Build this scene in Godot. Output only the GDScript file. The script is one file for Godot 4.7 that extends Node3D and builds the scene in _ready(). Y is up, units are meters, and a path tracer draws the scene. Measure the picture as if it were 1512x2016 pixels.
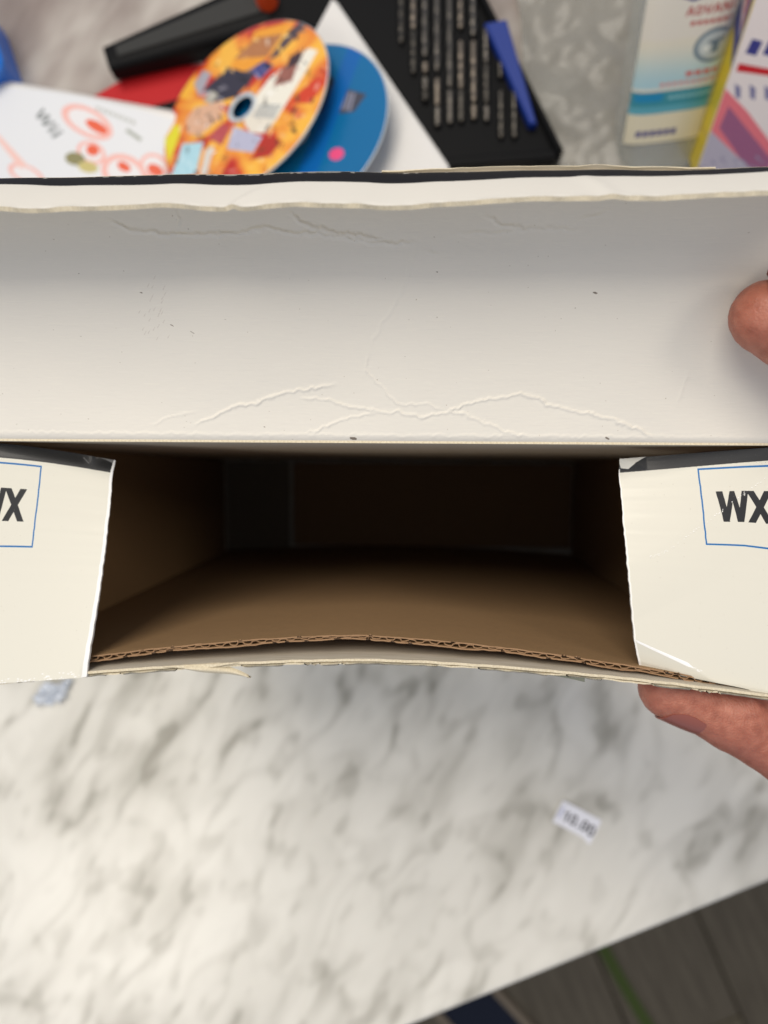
extends Node3D
# Looking down into an opened, empty software box held over a marble counter.

var rng := RandomNumberGenerator.new()
var counts := {}

# frame of the held box: origin on the back edge of its opening, x to the right, y out of the box, z towards its front wall
const BOX_O := Vector3(-0.0099, 0.287, -0.0321)
const BASE := Vector3(0, -0.28, 0.033)      # middle of the box's bottom in that frame
var box_basis := Basis.from_euler(Vector3(deg_to_rad(8.8), deg_to_rad(-0.8), 0))
const EDGE_TURN := 0.3934                   # how the counter is turned

# ---------------------------------------------------------------- helpers
func mat(c: Color, rough := 0.6, metal := 0.0) -> StandardMaterial3D:
	var m := StandardMaterial3D.new()
	m.albedo_color = c
	m.roughness = rough
	m.metallic = metal
	return m

func noise(freq: float, sd: int, oct := 3) -> FastNoiseLite:
	var n := FastNoiseLite.new()
	n.seed = sd
	n.frequency = freq
	n.noise_type = FastNoiseLite.TYPE_SIMPLEX_SMOOTH
	n.fractal_octaves = oct
	return n

func noise_tex(freq: float, sd: int, ramp: Array, size := 256, as_normal := false, strength := 4.0) -> NoiseTexture2D:
	var t := NoiseTexture2D.new()
	t.width = size
	t.height = size
	t.seamless = true
	t.noise = noise(freq, sd, 4)
	t.as_normal_map = as_normal
	t.bump_strength = strength
	if ramp.size():
		var g := Gradient.new()
		g.offsets = PackedFloat32Array()
		g.colors = PackedColorArray()
		for k in ramp.size():
			g.add_point(float(k) / (ramp.size() - 1), ramp[k])
		t.color_ramp = g
	return t

func named(called: String) -> String:
	var k: int = counts.get(called, 0)
	counts[called] = k + 1
	return called if k == 0 else "%s_%03d" % [called, k]

func tag(o: Node, label: String, category: String, group := "") -> void:
	o.set_meta("label", label)
	o.set_meta("category", category)
	if group:
		o.set_meta("group", group)

func thing(called: String, label: String, category: String, where: Transform3D, group := "") -> Node3D:
	var o := Node3D.new()
	o.name = named(called)
	add_child(o)
	o.transform = where
	tag(o, label, category, group)
	return o

func part(called: String, mesh: Mesh, parent: Node3D, m: Material = null, at := Transform3D()) -> MeshInstance3D:
	var o := MeshInstance3D.new()
	o.name = called
	o.mesh = mesh
	if m:
		o.material_override = m
	parent.add_child(o, true)
	o.transform = at
	return o

# A closed sheet of thickness th below the surface P(u, v); surface 0 is its face, surface 1 its back and cut edges.
func slab(p: Callable, nu: int, nv: int, th: float, face: Material, raw: Material, flip := false) -> ArrayMesh:
	var w := nu + 1
	var pts := PackedVector3Array()
	pts.resize(w * (nv + 1))
	var uvs := PackedVector2Array()
	uvs.resize(pts.size())
	for j in nv + 1:
		for i in w:
			pts[j * w + i] = p.call(float(i) / nu, float(j) / nv)
			uvs[j * w + i] = Vector2(float(i) / nu, float(j) / nv)
	var nor := PackedVector3Array()
	nor.resize(pts.size())
	var back := PackedVector3Array()
	back.resize(pts.size())
	var bn := PackedVector3Array()
	bn.resize(pts.size())
	for j in nv + 1:
		for i in w:
			var du := pts[j * w + mini(i + 1, nu)] - pts[j * w + maxi(i - 1, 0)]
			var dv := pts[mini(j + 1, nv) * w + i] - pts[maxi(j - 1, 0) * w + i]
			var n := dv.cross(du).normalized()
			if flip:
				n = -n
			nor[j * w + i] = n
			bn[j * w + i] = -n
			back[j * w + i] = pts[j * w + i] - n * th
	var idx := PackedInt32Array()
	var bidx := PackedInt32Array()
	for j in nv:
		for i in nu:
			var a := j * w + i
			var q := [a, a + 1, a + w + 1, a, a + w + 1, a + w]
			var r := [a, a + w + 1, a + 1, a, a + w, a + w + 1]
			idx.append_array(PackedInt32Array(r if flip else q))
			bidx.append_array(PackedInt32Array(q if flip else r))
	var m := ArrayMesh.new()
	var arr := []
	arr.resize(Mesh.ARRAY_MAX)
	arr[Mesh.ARRAY_VERTEX] = pts
	arr[Mesh.ARRAY_NORMAL] = nor
	arr[Mesh.ARRAY_TEX_UV] = uvs
	arr[Mesh.ARRAY_INDEX] = idx
	m.add_surface_from_arrays(Mesh.PRIMITIVE_TRIANGLES, arr)
	m.surface_set_material(0, face)
	var bp := back.duplicate()
	var buv := uvs.duplicate()
	var ring := PackedInt32Array()
	var inn := PackedInt32Array()
	for i in nu:
		ring.append(i)
		inn.append(i + w)
	for j in nv:
		ring.append(j * w + nu)
		inn.append(j * w + nu - 1)
	for i in range(nu, 0, -1):
		ring.append(nv * w + i)
		inn.append((nv - 1) * w + i)
	for j in range(nv, 0, -1):
		ring.append(j * w)
		inn.append(j * w + 1)
	for k in ring.size():
		var a := ring[k]
		var b := ring[(k + 1) % ring.size()]
		var e := pts[b] - pts[a]
		if e.length() < 1e-7:
			continue
		var n := e.cross(nor[a]).normalized()
		if n.dot(pts[a] - pts[inn[k]]) < 0:
			n = -n
		var s := bp.size()
		bp.append_array(PackedVector3Array([pts[a], pts[b], back[b], back[a]]))
		bn.append_array(PackedVector3Array([n, n, n, n]))
		buv.append_array(PackedVector2Array([uvs[a], uvs[b], uvs[b], uvs[a]]))
		if (back[b] - pts[a]).cross(e).dot(n) > 0:
			bidx.append_array(PackedInt32Array([s, s + 1, s + 2, s, s + 2, s + 3]))
		else:
			bidx.append_array(PackedInt32Array([s, s + 2, s + 1, s, s + 3, s + 2]))
	var ar2 := []
	ar2.resize(Mesh.ARRAY_MAX)
	ar2[Mesh.ARRAY_VERTEX] = bp
	ar2[Mesh.ARRAY_NORMAL] = bn
	ar2[Mesh.ARRAY_TEX_UV] = buv
	ar2[Mesh.ARRAY_INDEX] = bidx
	m.add_surface_from_arrays(Mesh.PRIMITIVE_TRIANGLES, ar2)
	m.surface_set_material(1, raw)
	return m

# A prism: outline in x/z (any order), from y0 to y1, with a small chamfer at the top; flat normals
func prism(outline: PackedVector2Array, y0: float, y1: float, bevel := 0.0) -> ArrayMesh:
	var o := outline
	if Geometry2D.is_polygon_clockwise(o):
		o = o.duplicate()
		o.reverse()
	var st := SurfaceTool.new()
	st.begin(Mesh.PRIMITIVE_TRIANGLES)
	st.set_smooth_group(-1)
	var inner := o
	if bevel > 0.0:
		var shr := Geometry2D.offset_polygon(o, -bevel)
		if shr.size() and shr[0].size() == o.size():
			inner = shr[0]
			var best := 0
			for k in inner.size():
				if inner[k].distance_to(o[0]) < inner[best].distance_to(o[0]):
					best = k
			var turned := PackedVector2Array()
			for k in inner.size():
				turned.append(inner[(best + k) % inner.size()])
			inner = turned
		else:
			bevel = 0.0
	var n := o.size()
	var lv := [[o, y0], [o, y1 - bevel], [inner, y1]] if bevel > 0.0 else [[o, y0], [o, y1]]
	for l in lv.size() - 1:
		for k in n:
			var a: Vector2 = lv[l][0][k]
			var b: Vector2 = lv[l][0][(k + 1) % n]
			var c: Vector2 = lv[l + 1][0][(k + 1) % n]
			var d: Vector2 = lv[l + 1][0][k]
			var A := Vector3(a.x, lv[l][1], a.y)
			var B := Vector3(b.x, lv[l][1], b.y)
			var C := Vector3(c.x, lv[l + 1][1], c.y)
			var D := Vector3(d.x, lv[l + 1][1], d.y)
			for v in [A, C, B, A, D, C]:
				st.set_uv(Vector2(v.x, v.z))
				st.add_vertex(v)
	for cap in [[inner, y1, 1], [o, y0, -1]]:
		var tri := Geometry2D.triangulate_polygon(cap[0])
		for k in range(0, tri.size(), 3):
			var vs := []
			for q in 3:
				var pt: Vector2 = cap[0][tri[k + q]]
				vs.append(Vector3(pt.x, cap[1], pt.y))
			var nn: Vector3 = (vs[2] - vs[0]).cross(vs[1] - vs[0])
			if nn.y * cap[2] < 0:
				var tmp = vs[1]
				vs[1] = vs[2]
				vs[2] = tmp
			for v in vs:
				st.set_uv(Vector2(v.x, v.z))
				st.add_vertex(v)
	st.generate_normals()
	return st.commit()

# A profile (in z, y) swept along x; UV = metres
func sweep(profile: PackedVector2Array, x0: float, x1: float) -> ArrayMesh:
	var st := SurfaceTool.new()
	st.begin(Mesh.PRIMITIVE_TRIANGLES)
	st.set_smooth_group(-1)
	for k in profile.size():
		var a := profile[k]
		var b := profile[(k + 1) % profile.size()]
		var q := [Vector3(x0, a.y, a.x), Vector3(x1, a.y, a.x), Vector3(x1, b.y, b.x), Vector3(x0, b.y, b.x)]
		for v in [q[0], q[2], q[1], q[0], q[3], q[2]]:
			st.set_uv(Vector2(v.x, v.z))
			st.add_vertex(v)
	for e in [x0, x1]:
		var tri := Geometry2D.triangulate_polygon(profile)
		for k in tri:
			st.set_uv(profile[k])
			st.add_vertex(Vector3(e, profile[k].y, profile[k].x))
	st.generate_normals()
	return st.commit()

func rounded(w: float, d: float, r: float, seg := 5) -> PackedVector2Array:
	var o := PackedVector2Array()
	for q in 4:
		var c := Vector2((w / 2 - r) * (1 if q in [0, 3] else -1), (d / 2 - r) * (1 if q < 2 else -1))
		for k in seg + 1:
			var a := PI / 2 * (q + float(k) / seg)
			o.append(c + Vector2(cos(a), sin(a)) * r)
	return o

# paint a polygon given in 0..1 of the picture
func poly(im: Image, pts: Array, c: Color) -> void:
	var w := im.get_width()
	var h := im.get_height()
	var p := []
	var lo := 1e9
	var hi := -1e9
	for q in pts:
		var v := Vector2(q[0] * w, q[1] * h)
		p.append(v)
		lo = minf(lo, v.y)
		hi = maxf(hi, v.y)
	for y in range(maxi(0, int(floor(lo))), mini(h - 1, int(ceil(hi))) + 1):
		var yc := y + 0.5
		var xs := []
		for k in p.size():
			var a: Vector2 = p[k]
			var b: Vector2 = p[(k + 1) % p.size()]
			if (a.y <= yc) != (b.y <= yc):
				xs.append(a.x + (yc - a.y) / (b.y - a.y) * (b.x - a.x))
		xs.sort()
		for k in range(0, xs.size() - 1, 2):
			var x0 := clampi(int(round(xs[k])), 0, w)
			var x1 := clampi(int(round(xs[k + 1])), 0, w)
			if x1 > x0:
				im.fill_rect(Rect2i(x0, y, x1 - x0, 1), c)

func disc_poly(im: Image, x: float, y: float, rx: float, ry: float, c: Color, turn := 0.0) -> void:
	var a := []
	for k in 28:
		var t := TAU * k / 28.0
		a.append([x + rx * cos(t) * cos(turn) - ry * sin(t) * sin(turn), y + rx * cos(t) * sin(turn) + ry * sin(t) * cos(turn)])
	poly(im, a, c)

# print words into a picture: (x, y) is the middle of the word, height in 0..1 of the picture's height
func words(im: Image, text: String, x: float, y: float, height: float, c: Color, turn := 0.0, squeeze := 1.0) -> void:
	var t := TextMesh.new()
	var f := SystemFont.new()
	f.font_names = PackedStringArray(["Droid Sans"])
	f.font_weight = 700
	t.font = f
	t.text = text
	t.font_size = 64
	t.pixel_size = 0.01
	t.depth = 0.0
	var a := t.get_mesh_arrays()
	var v: PackedVector3Array = a[Mesh.ARRAY_VERTEX]
	var ix: PackedInt32Array = a[Mesh.ARRAY_INDEX] if a[Mesh.ARRAY_INDEX] != null else PackedInt32Array(range(v.size()))
	var lo := Vector2(1e9, 1e9)
	var hi := -lo
	for p in v:
		lo = lo.min(Vector2(p.x, p.y))
		hi = hi.max(Vector2(p.x, p.y))
	var mid := (lo + hi) / 2
	var k := height / (hi.y - lo.y)
	var asp := float(im.get_height()) / im.get_width()
	for i in range(0, ix.size(), 3):
		var tri := []
		for q in 3:
			var p := v[ix[i + q]]
			var d := Vector2((p.x - mid.x) * k * squeeze, -(p.y - mid.y) * k).rotated(turn)
			tri.append([x + d.x * asp, y + d.y])
		poly(im, tri, c)

func tex(im: Image) -> ImageTexture:
	return ImageTexture.create_from_image(im)

func picture(w: int, h: int, c: Color) -> Image:
	var im := Image.create(w, h, false, Image.FORMAT_RGB8)
	im.fill(c)
	return im

func printed(im: Image, rough: float, coat := 0.0) -> StandardMaterial3D:
	var m := mat(Color.WHITE, rough)
	m.albedo_texture = tex(im)
	m.texture_repeat = false
	if coat > 0:
		m.clearcoat_enabled = true
		m.clearcoat = coat
		m.clearcoat_roughness = 0.12
	return m

func area(called: String, at: Vector3, to: Vector3, size: Vector2, c: Color, e: float) -> void:
	var l := AreaLight3D.new()
	l.name = called
	l.area_size = size
	l.light_color = c
	l.light_energy = e
	l.area_range = 8.0
	l.shadow_enabled = true
	add_child(l)
	l.look_at_from_position(at, to, Vector3(0.01, 0.02, 1).normalized())

# ---------------------------------------------------------------- scene
func _ready() -> void:
	rng.seed = 41
	camera_and_light()
	counter_and_floor()
	pile()
	box()
	insert()
	hand()
	small_things()

func camera_and_light() -> void:
	var cam := Camera3D.new()
	cam.name = "camera"
	add_child(cam)
	var at := CameraAttributesPhysical.new()
	at.frustum_focal_length = 18.02
	at.frustum_focus_distance = 0.192
	at.exposure_aperture = 6.2
	at.frustum_near = 0.01
	at.frustum_far = 20.0
	cam.attributes = at
	cam.fov = 67.32
	cam.near = 0.01
	cam.far = 20.0
	var eye := Vector3(0, 0.485, 0)
	cam.look_at_from_position(eye, eye + Vector3(-0.05, -1, -0.07), Vector3(0, 0, -1))
	var we := WorldEnvironment.new()
	we.name = "room_light"
	var e := Environment.new()
	e.background_mode = Environment.BG_COLOR
	e.background_color = Color(0.575, 0.60, 0.66)
	e.background_energy_multiplier = 1.0
	e.tonemap_mode = Environment.TONE_MAPPER_LINEAR
	e.tonemap_exposure = 1.12
	e.sdfgi_enabled = true
	e.ssao_enabled = true
	e.ssil_enabled = true
	we.environment = e
	add_child(we)
	area("ceiling_lamp", Vector3(-0.38, 1.8, -0.72), Vector3(0, 0.2, 0), Vector2(0.95, 0.95), Color(1.0, 0.965, 0.91), 2.25)
	area("front_lamp", Vector3(-0.85, 1.75, 1.0), Vector3(-0.1, 0, 0.1), Vector2(0.6, 0.6), Color(1.0, 0.965, 0.91), 0.72)
	area("side_lamp", Vector3(1.1, 1.6, -0.2), Vector3(0, 0.2, 0), Vector2(0.4, 0.4), Color(1.0, 0.95, 0.88), 0.4)

func counter_and_floor() -> void:
	var turn := Basis(Vector3.UP, EDGE_TURN)
	# marble
	var n := 1024
	var data := PackedByteArray()
	data.resize(n * n * 3)
	var cell := FastNoiseLite.new()
	cell.seed = 5
	cell.frequency = 1.0
	cell.noise_type = FastNoiseLite.TYPE_CELLULAR
	cell.cellular_return_type = FastNoiseLite.RETURN_DISTANCE2_SUB
	cell.fractal_type = FastNoiseLite.FRACTAL_NONE
	var n1 := noise(1.0, 6, 3)
	var n2 := noise(1.0, 9, 2)
	var n3 := noise(1.0, 13, 2)
	var n4 := noise(1.0, 21, 3)
	for j in n:
		for i in n:
			var lx := (float(i) / n - 0.5) * 1.2
			var lz := (float(j) / n) * 1.1 - 0.8
			var x := 0.914 * lx + 0.405 * lz
			var z := -0.405 * lx + 0.914 * lz
			var s := x * 0.87 + z * 0.5
			var t := -x * 0.5 + z * 0.87
			var wx := n3.get_noise_2d(s * 16.0, t * 10.0)
			var wy := n3.get_noise_2d(s * 16.0 + 50.0, t * 10.0)
			var a := n1.get_noise_2d(s * 26.0, t * 10.0)
			var b := n2.get_noise_2d(s * 58.0, t * 30.0)
			var big := n4.get_noise_2d(s * 6.0, t * 4.5)
			var d1 := cell.get_noise_2d(s * 27.0 + wx * 0.75, t * 12.5 + wy * 0.6) + 1.0
			var d2 := cell.get_noise_2d(s * 58.0 + wx * 0.8 + 9.0, t * 27.0 + wy * 0.6) + 1.0
			var v1 := (1.0 - smoothstep(0.0, 0.46 + 0.16 * b, d1)) * (0.35 + 0.65 * smoothstep(-0.4, 0.5, a + big * 0.5))
			var v2 := (1.0 - smoothstep(0.0, 0.45, d2)) * smoothstep(-0.35, 0.6, a - big * 0.4)
			var spot := smoothstep(0.22, 0.75, b + 0.35 * v1) * (0.35 + 0.65 * v1)
			var cloud := smoothstep(-0.2, 0.8, a * 0.6 + big)
			var dark := clampf(v1 * 0.24 + v2 * 0.06 + spot * 0.25 + cloud * 0.19, 0, 0.8)
			var c := Color(0.90, 0.888, 0.845).lerp(Color(0.50, 0.485, 0.435), dark)
			# colour turns to a darker warm grey towards the back, with an uneven border
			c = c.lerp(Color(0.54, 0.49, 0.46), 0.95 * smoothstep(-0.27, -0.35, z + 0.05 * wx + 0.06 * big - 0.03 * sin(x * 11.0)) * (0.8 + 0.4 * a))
			var o := (j * n + i) * 3
			data[o] = int(c.r * 255)
			data[o + 1] = int(c.g * 255)
			data[o + 2] = int(c.b * 255)
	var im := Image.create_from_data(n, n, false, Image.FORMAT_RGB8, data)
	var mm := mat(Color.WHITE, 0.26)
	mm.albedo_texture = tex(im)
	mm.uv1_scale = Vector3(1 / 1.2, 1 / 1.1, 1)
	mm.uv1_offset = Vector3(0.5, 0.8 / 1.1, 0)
	var pr := PackedVector2Array([Vector2(-0.8, 0)])
	for k in 7:
		var a := PI / 2 * k / 6.0
		pr.append(Vector2(0.2500 + 0.0035 * sin(a), -0.0035 + 0.0035 * cos(a)))
	pr.append(Vector2(0.2535, -0.03))
	pr.append(Vector2(-0.8, -0.03))
	var c := thing("countertop", "polished white marble countertop with grey streaks and a straight front edge", "countertop", Transform3D(turn, Vector3.ZERO))
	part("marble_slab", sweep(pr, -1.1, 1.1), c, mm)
	part("cabinet_front", prism(PackedVector2Array([Vector2(-1.1, 0.2), Vector2(1.1, 0.2), Vector2(1.1, 0.218), Vector2(-1.1, 0.218)]), -0.9, -0.0302), c, mat(Color(0.55, 0.53, 0.5), 0.5))
	# wooden floor, planks across the counter's edge
	var fl := Node3D.new()
	fl.name = "floor"
	add_child(fl)
	fl.transform = Transform3D(turn, Vector3(0, -0.9, 0))
	fl.set_meta("kind", "structure")
	part("subfloor", prism(PackedVector2Array([Vector2(-1.5, -1.3), Vector2(1.7, -1.3), Vector2(1.7, 2.0), Vector2(-1.5, 2.0)]), -0.05, -0.012), fl, mat(Color(0.12, 0.1, 0.08), 0.9))
	var tones := []
	for k in 4:
		var wm := mat(Color(0.375 + 0.006 * k, 0.34 + 0.006 * k, 0.27 + 0.006 * (k % 2)), 0.55)
		wm.albedo_texture = noise_tex(0.02, 50 + k, [Color(0.8, 0.78, 0.74), Color(1, 1, 1)], 256)
		wm.uv1_triplanar = true
		wm.uv1_scale = Vector3(14, 3, 1.6)
		tones.append(wm)
	for r in 17:
		var x := -1.47 + r * 0.186
		var z := -1.3 + rng.randf() * -0.6
		while z < 1.95:
			var z1 := minf(z + rng.randf_range(0.8, 1.3), 2.0)
			part("plank", prism(PackedVector2Array([Vector2(x + 0.0012, maxf(z, -1.3) + 0.0012), Vector2(x + 0.1848, maxf(z, -1.3) + 0.0012), Vector2(x + 0.1848, z1), Vector2(x + 0.0012, z1)]), -0.012, rng.randf_range(-0.0006, 0.0), 0.002), fl, tones[rng.randi() % 4])
			z = z1
	# green strap and navy mat on the floor
	var gm := mat(Color(0.24, 0.30, 0.09), 0.85)
	var gs := thing("green_strap", "narrow green strap lying across the wooden floor", "strap", Transform3D(Basis(), Vector3(0.3134, -0.9, 0.6653)))
	var strap := func(u: float, v: float) -> Vector3:
		var t := v * 0.9 - 0.25
		return Vector3(0.48 * t + 0.06 * sin(t * 5.0) * t + (u - 0.5) * 0.021, 0.0025, 0.88 * t)
	part("strap_band", slab(strap, 4, 60, 0.0016, gm, gm), gs)
	var mt := Transform3D(Basis(Vector3.UP, deg_to_rad(44.4)), Vector3(0.096, -0.9, 0.770))
	var ma := thing("navy_mat", "narrow navy mat with beige edging at the foot of the counter", "mat", mt)
	part("fabric", prism(rounded(0.086, 0.5, 0.004), 0.0004, 0.010, 0.002), ma, mat(Color(0.035, 0.075, 0.15), 0.9))
	for s in [-1, 1]:
		part("edging", prism(PackedVector2Array([Vector2(s * 0.0432, -0.25), Vector2(s * 0.056, -0.25), Vector2(s * 0.056, 0.25), Vector2(s * 0.0432, 0.25)]), 0.0004, 0.012, 0.003), ma, mat(Color(0.50, 0.45, 0.38), 0.85))

# ---------------------------------------------------------------- the box
var crease := PackedFloat32Array()
const LU := 620
const LV := 190

func scratch(line: Array, a: float, w: float) -> void:
	# line: u,v in thousandths of the lid; raises a thin ridge of height a and half-width w along it
	var pts := []
	for k in range(0, line.size(), 2):
		pts.append(Vector2(line[k] * 0.001 * 0.222, line[k + 1] * 0.001 * 0.064))
	var sx := 0.222 / LU
	var sy := 0.064 / LV
	var nz := noise(300.0, line[0], 2)
	for k in pts.size() - 1:
		var p: Vector2 = pts[k]
		var q: Vector2 = pts[k + 1]
		var pad := w * 9.0
		for j in range(maxi(0, int((minf(p.y, q.y) - pad) / sy)), mini(LV, int((maxf(p.y, q.y) + pad) / sy)) + 1):
			for i in range(maxi(0, int((minf(p.x, q.x) - pad) / sx)), mini(LU, int((maxf(p.x, q.x) + pad) / sx)) + 1):
				var x := Vector2(i * sx, j * sy)
				x += Vector2(nz.get_noise_2d(x.x, x.y), nz.get_noise_2d(x.y + 3.0, x.x)) * 0.0006
				var t := clampf((x - p).dot(q - p) / (q - p).length_squared(), 0, 1)
				var d := x.distance_to(p.lerp(q, t))
				var fade := 1.0
				if k == 0:
					fade = minf(1.0, t * 2.0 + 0.15)
				if k == pts.size() - 2:
					fade = minf(fade, (1.0 - t) * 2.0 + 0.1)
				var side := signf((q - p).cross(x - p))
				var h := a * fade * (1.9 * exp(-pow(d / (0.85 * w), 2.0)) - (0.8 * exp(-d / (5.0 * w)) if side > 0 else 0.12 * exp(-d / (3.0 * w))))
				var o := j * (LU + 1) + i
				if absf(h) > absf(crease[o]):
					crease[o] = lerpf(crease[o], h, 0.85)

var bow := noise(11.0, 77, 2)
func lid_point(u: float, v: float) -> Vector3:
	var x := -0.117 + u * 0.222
	var k := maxf(v, 0.0)
	var y := 0.018 * pow(k, 1.4)
	y += 0.0012 * bow.get_noise_2d(x * 1.3, k * 0.06) * k * (1.0 - k) * 4.0
	var z := -0.0610 * v
	# sag of the fold towards the right, where the thumb holds it
	y += 0.0012 * smoothstep(0.5, 1.0, u) * k
	z += -0.0008 * sin(u * PI) * k + 0.0005 * bow.get_noise_2d(x * 2.0, 4.0) * k
	return Vector3(x, y, z)

func tab_point(u: float, v: float) -> Vector3:   # v: 0 at the fold, 1 at the free edge; outer face
	var f := lid_point(u, 1.0)
	var x := f.x
	var wv := bow.get_noise_2d(x * 2.2, 9.0) * 0.0007 + bow.get_noise_2d(x * 5.0, 2.0) * 0.0003
	var rise := Vector3(0, 0.0195 + 0.0022 * smoothstep(0.55, 1.0, u) , 0.0132 - 0.0016 * smoothstep(0.45, 1.0, u) + wv)
	var p := f + rise * v
	var out := Vector3(0, 0.545, -0.84)
	p += out * (0.0003 * sin(minf(v * 6.0, 1.0) * PI * 0.5) + 0.0004 * sin(v * PI))
	# two short folds in the tab
	p += out * 0.0007 * exp(-pow((x + 0.030 - 0.010 * (1.0 - v)) / 0.0012, 2.0)) * smoothstep(0.4, 0.9, v)
	p += out * 0.0004 * exp(-pow((x - 0.048 + 0.006 * (1.0 - v)) / 0.0022, 2.0)) * smoothstep(0.2, 0.6, v)
	return p

func wall_z(x: float, y: float) -> float:        # inner face of the bowed front wall
	var top := 0.0576 + 0.0078 * pow(absf(x) / 0.105, 1.6)
	return lerpf(top, 0.0685, smoothstep(0.0, 1.0, y / -0.28))

func insert_z(x: float, y: float) -> float:      # inner face of the corrugated lining
	var top := 0.0519 + 0.0122 * pow(absf(x + 0.006) / 0.105, 1.5)
	var low := 0.0625 + 0.0042 * pow(absf(x + 0.006) / 0.105, 2.0)
	return lerpf(top, low, smoothstep(0.0, 1.0, y / -0.28))

func box() -> void:
	var o := thing("cardboard_box", "tall white cardboard box standing open end up, its flaps printed with boxed WX lettering", "box", Transform3D(box_basis, BOX_O + box_basis * BASE))
	var at := Transform3D(Basis(), -BASE)
	var raw := mat(Color(0.90, 0.86, 0.76), 0.85)
	raw.albedo_texture = noise_tex(0.06, 3, [Color(0.86, 0.84, 0.8), Color(1, 1, 1)], 256)
	raw.uv1_triplanar = true
	raw.uv1_scale = Vector3(90, 90, 90)
	# uncoated inside of the board: faint level fibres, some dirt
	var im := picture(1600, 480, Color(0.86, 0.845, 0.805))
	for k in 5200:
		var x := rng.randf()
		var y := rng.randf()
		var g := rng.randf_range(-0.012, 0.014)
		im.fill_rect(Rect2i(int(x * 1600), int(y * 480), rng.randi_range(6, 34), 1), Color(0.86 + g, 0.845 + g, 0.805 + g * 0.8))
	for k in 120:
		disc_poly(im, rng.randf(), rng.randf(), rng.randf_range(0.0003, 0.0008), rng.randf_range(0.001, 0.002), Color(0.70, 0.67, 0.62))
	for s in [[256, 594, 0.0012, 0.0022], [287, 469, 0.0008, 0.004], [758, 586, 0.002, 0.004], [586, 663, 0.0009, 0.002], [491, 16, 0.004, 0.006], [785, 22, 0.0016, 0.006], [386, 61, 0.0009, 0.002], [188, 668, 0.0008, 0.0016], [310, 440, 0.0005, 0.006]]:
		disc_poly(im, s[0] * 0.001, s[1] * 0.001, s[2], s[3], Color(0.46, 0.42, 0.38), 0.4)
	for k in 26:
		var x := 0.262 + rng.randf_range(-0.014, 0.02)
		var y := 0.53 + rng.randf_range(-0.12, 0.12)
		poly(im, [[x, y], [x + 0.0006, y - 0.004], [x + 0.0035, y + 0.012], [x + 0.003, y + 0.012]], Color(0.80, 0.78, 0.74))
	var inside := printed(im, 0.75)
	inside.heightmap_enabled = true
	inside.heightmap_scale = 0.0022
	inside.heightmap_texture = noise_tex(0.11, 8, [], 512)
	# lid with its creases
	crease.resize((LU + 1) * (LV + 1))
	scratch([249, 65, 277, 108, 308, 124], 0.00010, 0.00032)
	scratch([302, 68, 332, 113, 357, 152, 378, 162, 405, 198, 441, 219, 474, 236], 0.00022, 0.00042)
	scratch([429, 177, 456, 180, 476, 157, 503, 137, 527, 127, 545, 127, 571, 102, 598, 123, 615, 124, 642, 86, 669, 45, 701, 20], 0.00018, 0.00036)
	scratch([435, 28, 461, 69, 488, 105, 527, 127], 0.00016, 0.00034)
	scratch([510, 370, 507, 291, 527, 220, 542, 158, 580, 158, 598, 128], 0.00012, 0.00036)
	scratch([598, 123, 615, 148, 638, 176, 667, 186, 684, 201, 702, 186, 717, 156, 755, 126, 784, 105, 816, 64, 841, 17], 0.00022, 0.0004)
	scratch([231, 853, 252, 821, 283, 808, 305, 800, 360, 802, 405, 824, 421, 804, 457, 795, 498, 776, 529, 762, 564, 769], 0.00020, 0.0005)
	scratch([428, 873, 444, 830, 468, 803, 498, 788, 529, 776], 0.00022, 0.0006)
	scratch([305, 885, 308, 854, 307, 802], 0.00012, 0.0004)
	scratch([564, 743, 557, 681, 546, 581, 524, 468, 510, 370], 0.00006, 0.0005)
	scratch([570, 743, 592, 716], 0.0001, 0.0004)
	scratch([636, 853, 658, 819, 688, 806], 0.00016, 0.0005)
	scratch([600, 800, 650, 796, 700, 812, 740, 800], 0.00010, 0.0005)
	scratch([732, 830, 767, 874], 0.00014, 0.0004)
	scratch([869, 292, 866, 230, 860, 141], 0.00005, 0.0005)
	scratch([20, 36, 300, 30, 600, 28, 980, 30], 0.00009, 0.00030)
	var lid := func(u: float, v: float) -> Vector3:
		var p := lid_point(u, v)
		var h := crease[int(round(v * LV)) * (LU + 1) + int(round(u * LU))]
		p.y += h
		var e := maxf(0.0, 0.03 - v) / 0.03          # rolls down into the hinge
		return p - Vector3(0, 0.0011 * e * e, -0.0002 * e)
	var lid_part := part("lid", slab(lid, LU, LV, 0.0008, inside, raw, true), o, null, at)
	# tuck tab
	var tim := picture(1600, 256, Color(0.855, 0.842, 0.80))
	poly(tim, [[0, 0.0], [1, 0], [1, 0.27], [0.9, 0.36], [0.6, 0.44], [0.42, 0.43], [0.3, 0.45], [0.2, 0.38], [0, 0.24]], Color(0.05, 0.055, 0.075))
	for k in 60:
		var x := rng.randf()
		if rng.randf() < 0.6:
			x = 0.36 + rng.randf() * 0.12
		var w := rng.randf_range(0.001, 0.006)
		poly(tim, [[x, 0.03], [x + w, 0.02], [x + w * 1.4, rng.randf_range(0.05, 0.10)], [x + w * 0.3, 0.09]], Color(0.62, 0.61, 0.58))
	poly(tim, [[0.52, 0], [0.88, 0], [0.86, 0.06], [0.70, 0.10], [0.60, 0.07]], Color(0.55, 0.52, 0.46))
	var tab_m := printed(tim, 0.55)
	tab_m.metallic_specular = 0.25
	var tab := func(u: float, v: float) -> Vector3:
		var p := tab_point(u, v)
		if v > 0.99:
			p.y += 0.0004 * bow.get_noise_2d(u * 3.0, 30.0)
		return p
	part("tuck_tab", slab(tab, 260, 26, 0.0010, tab_m, raw), lid_part)
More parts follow.
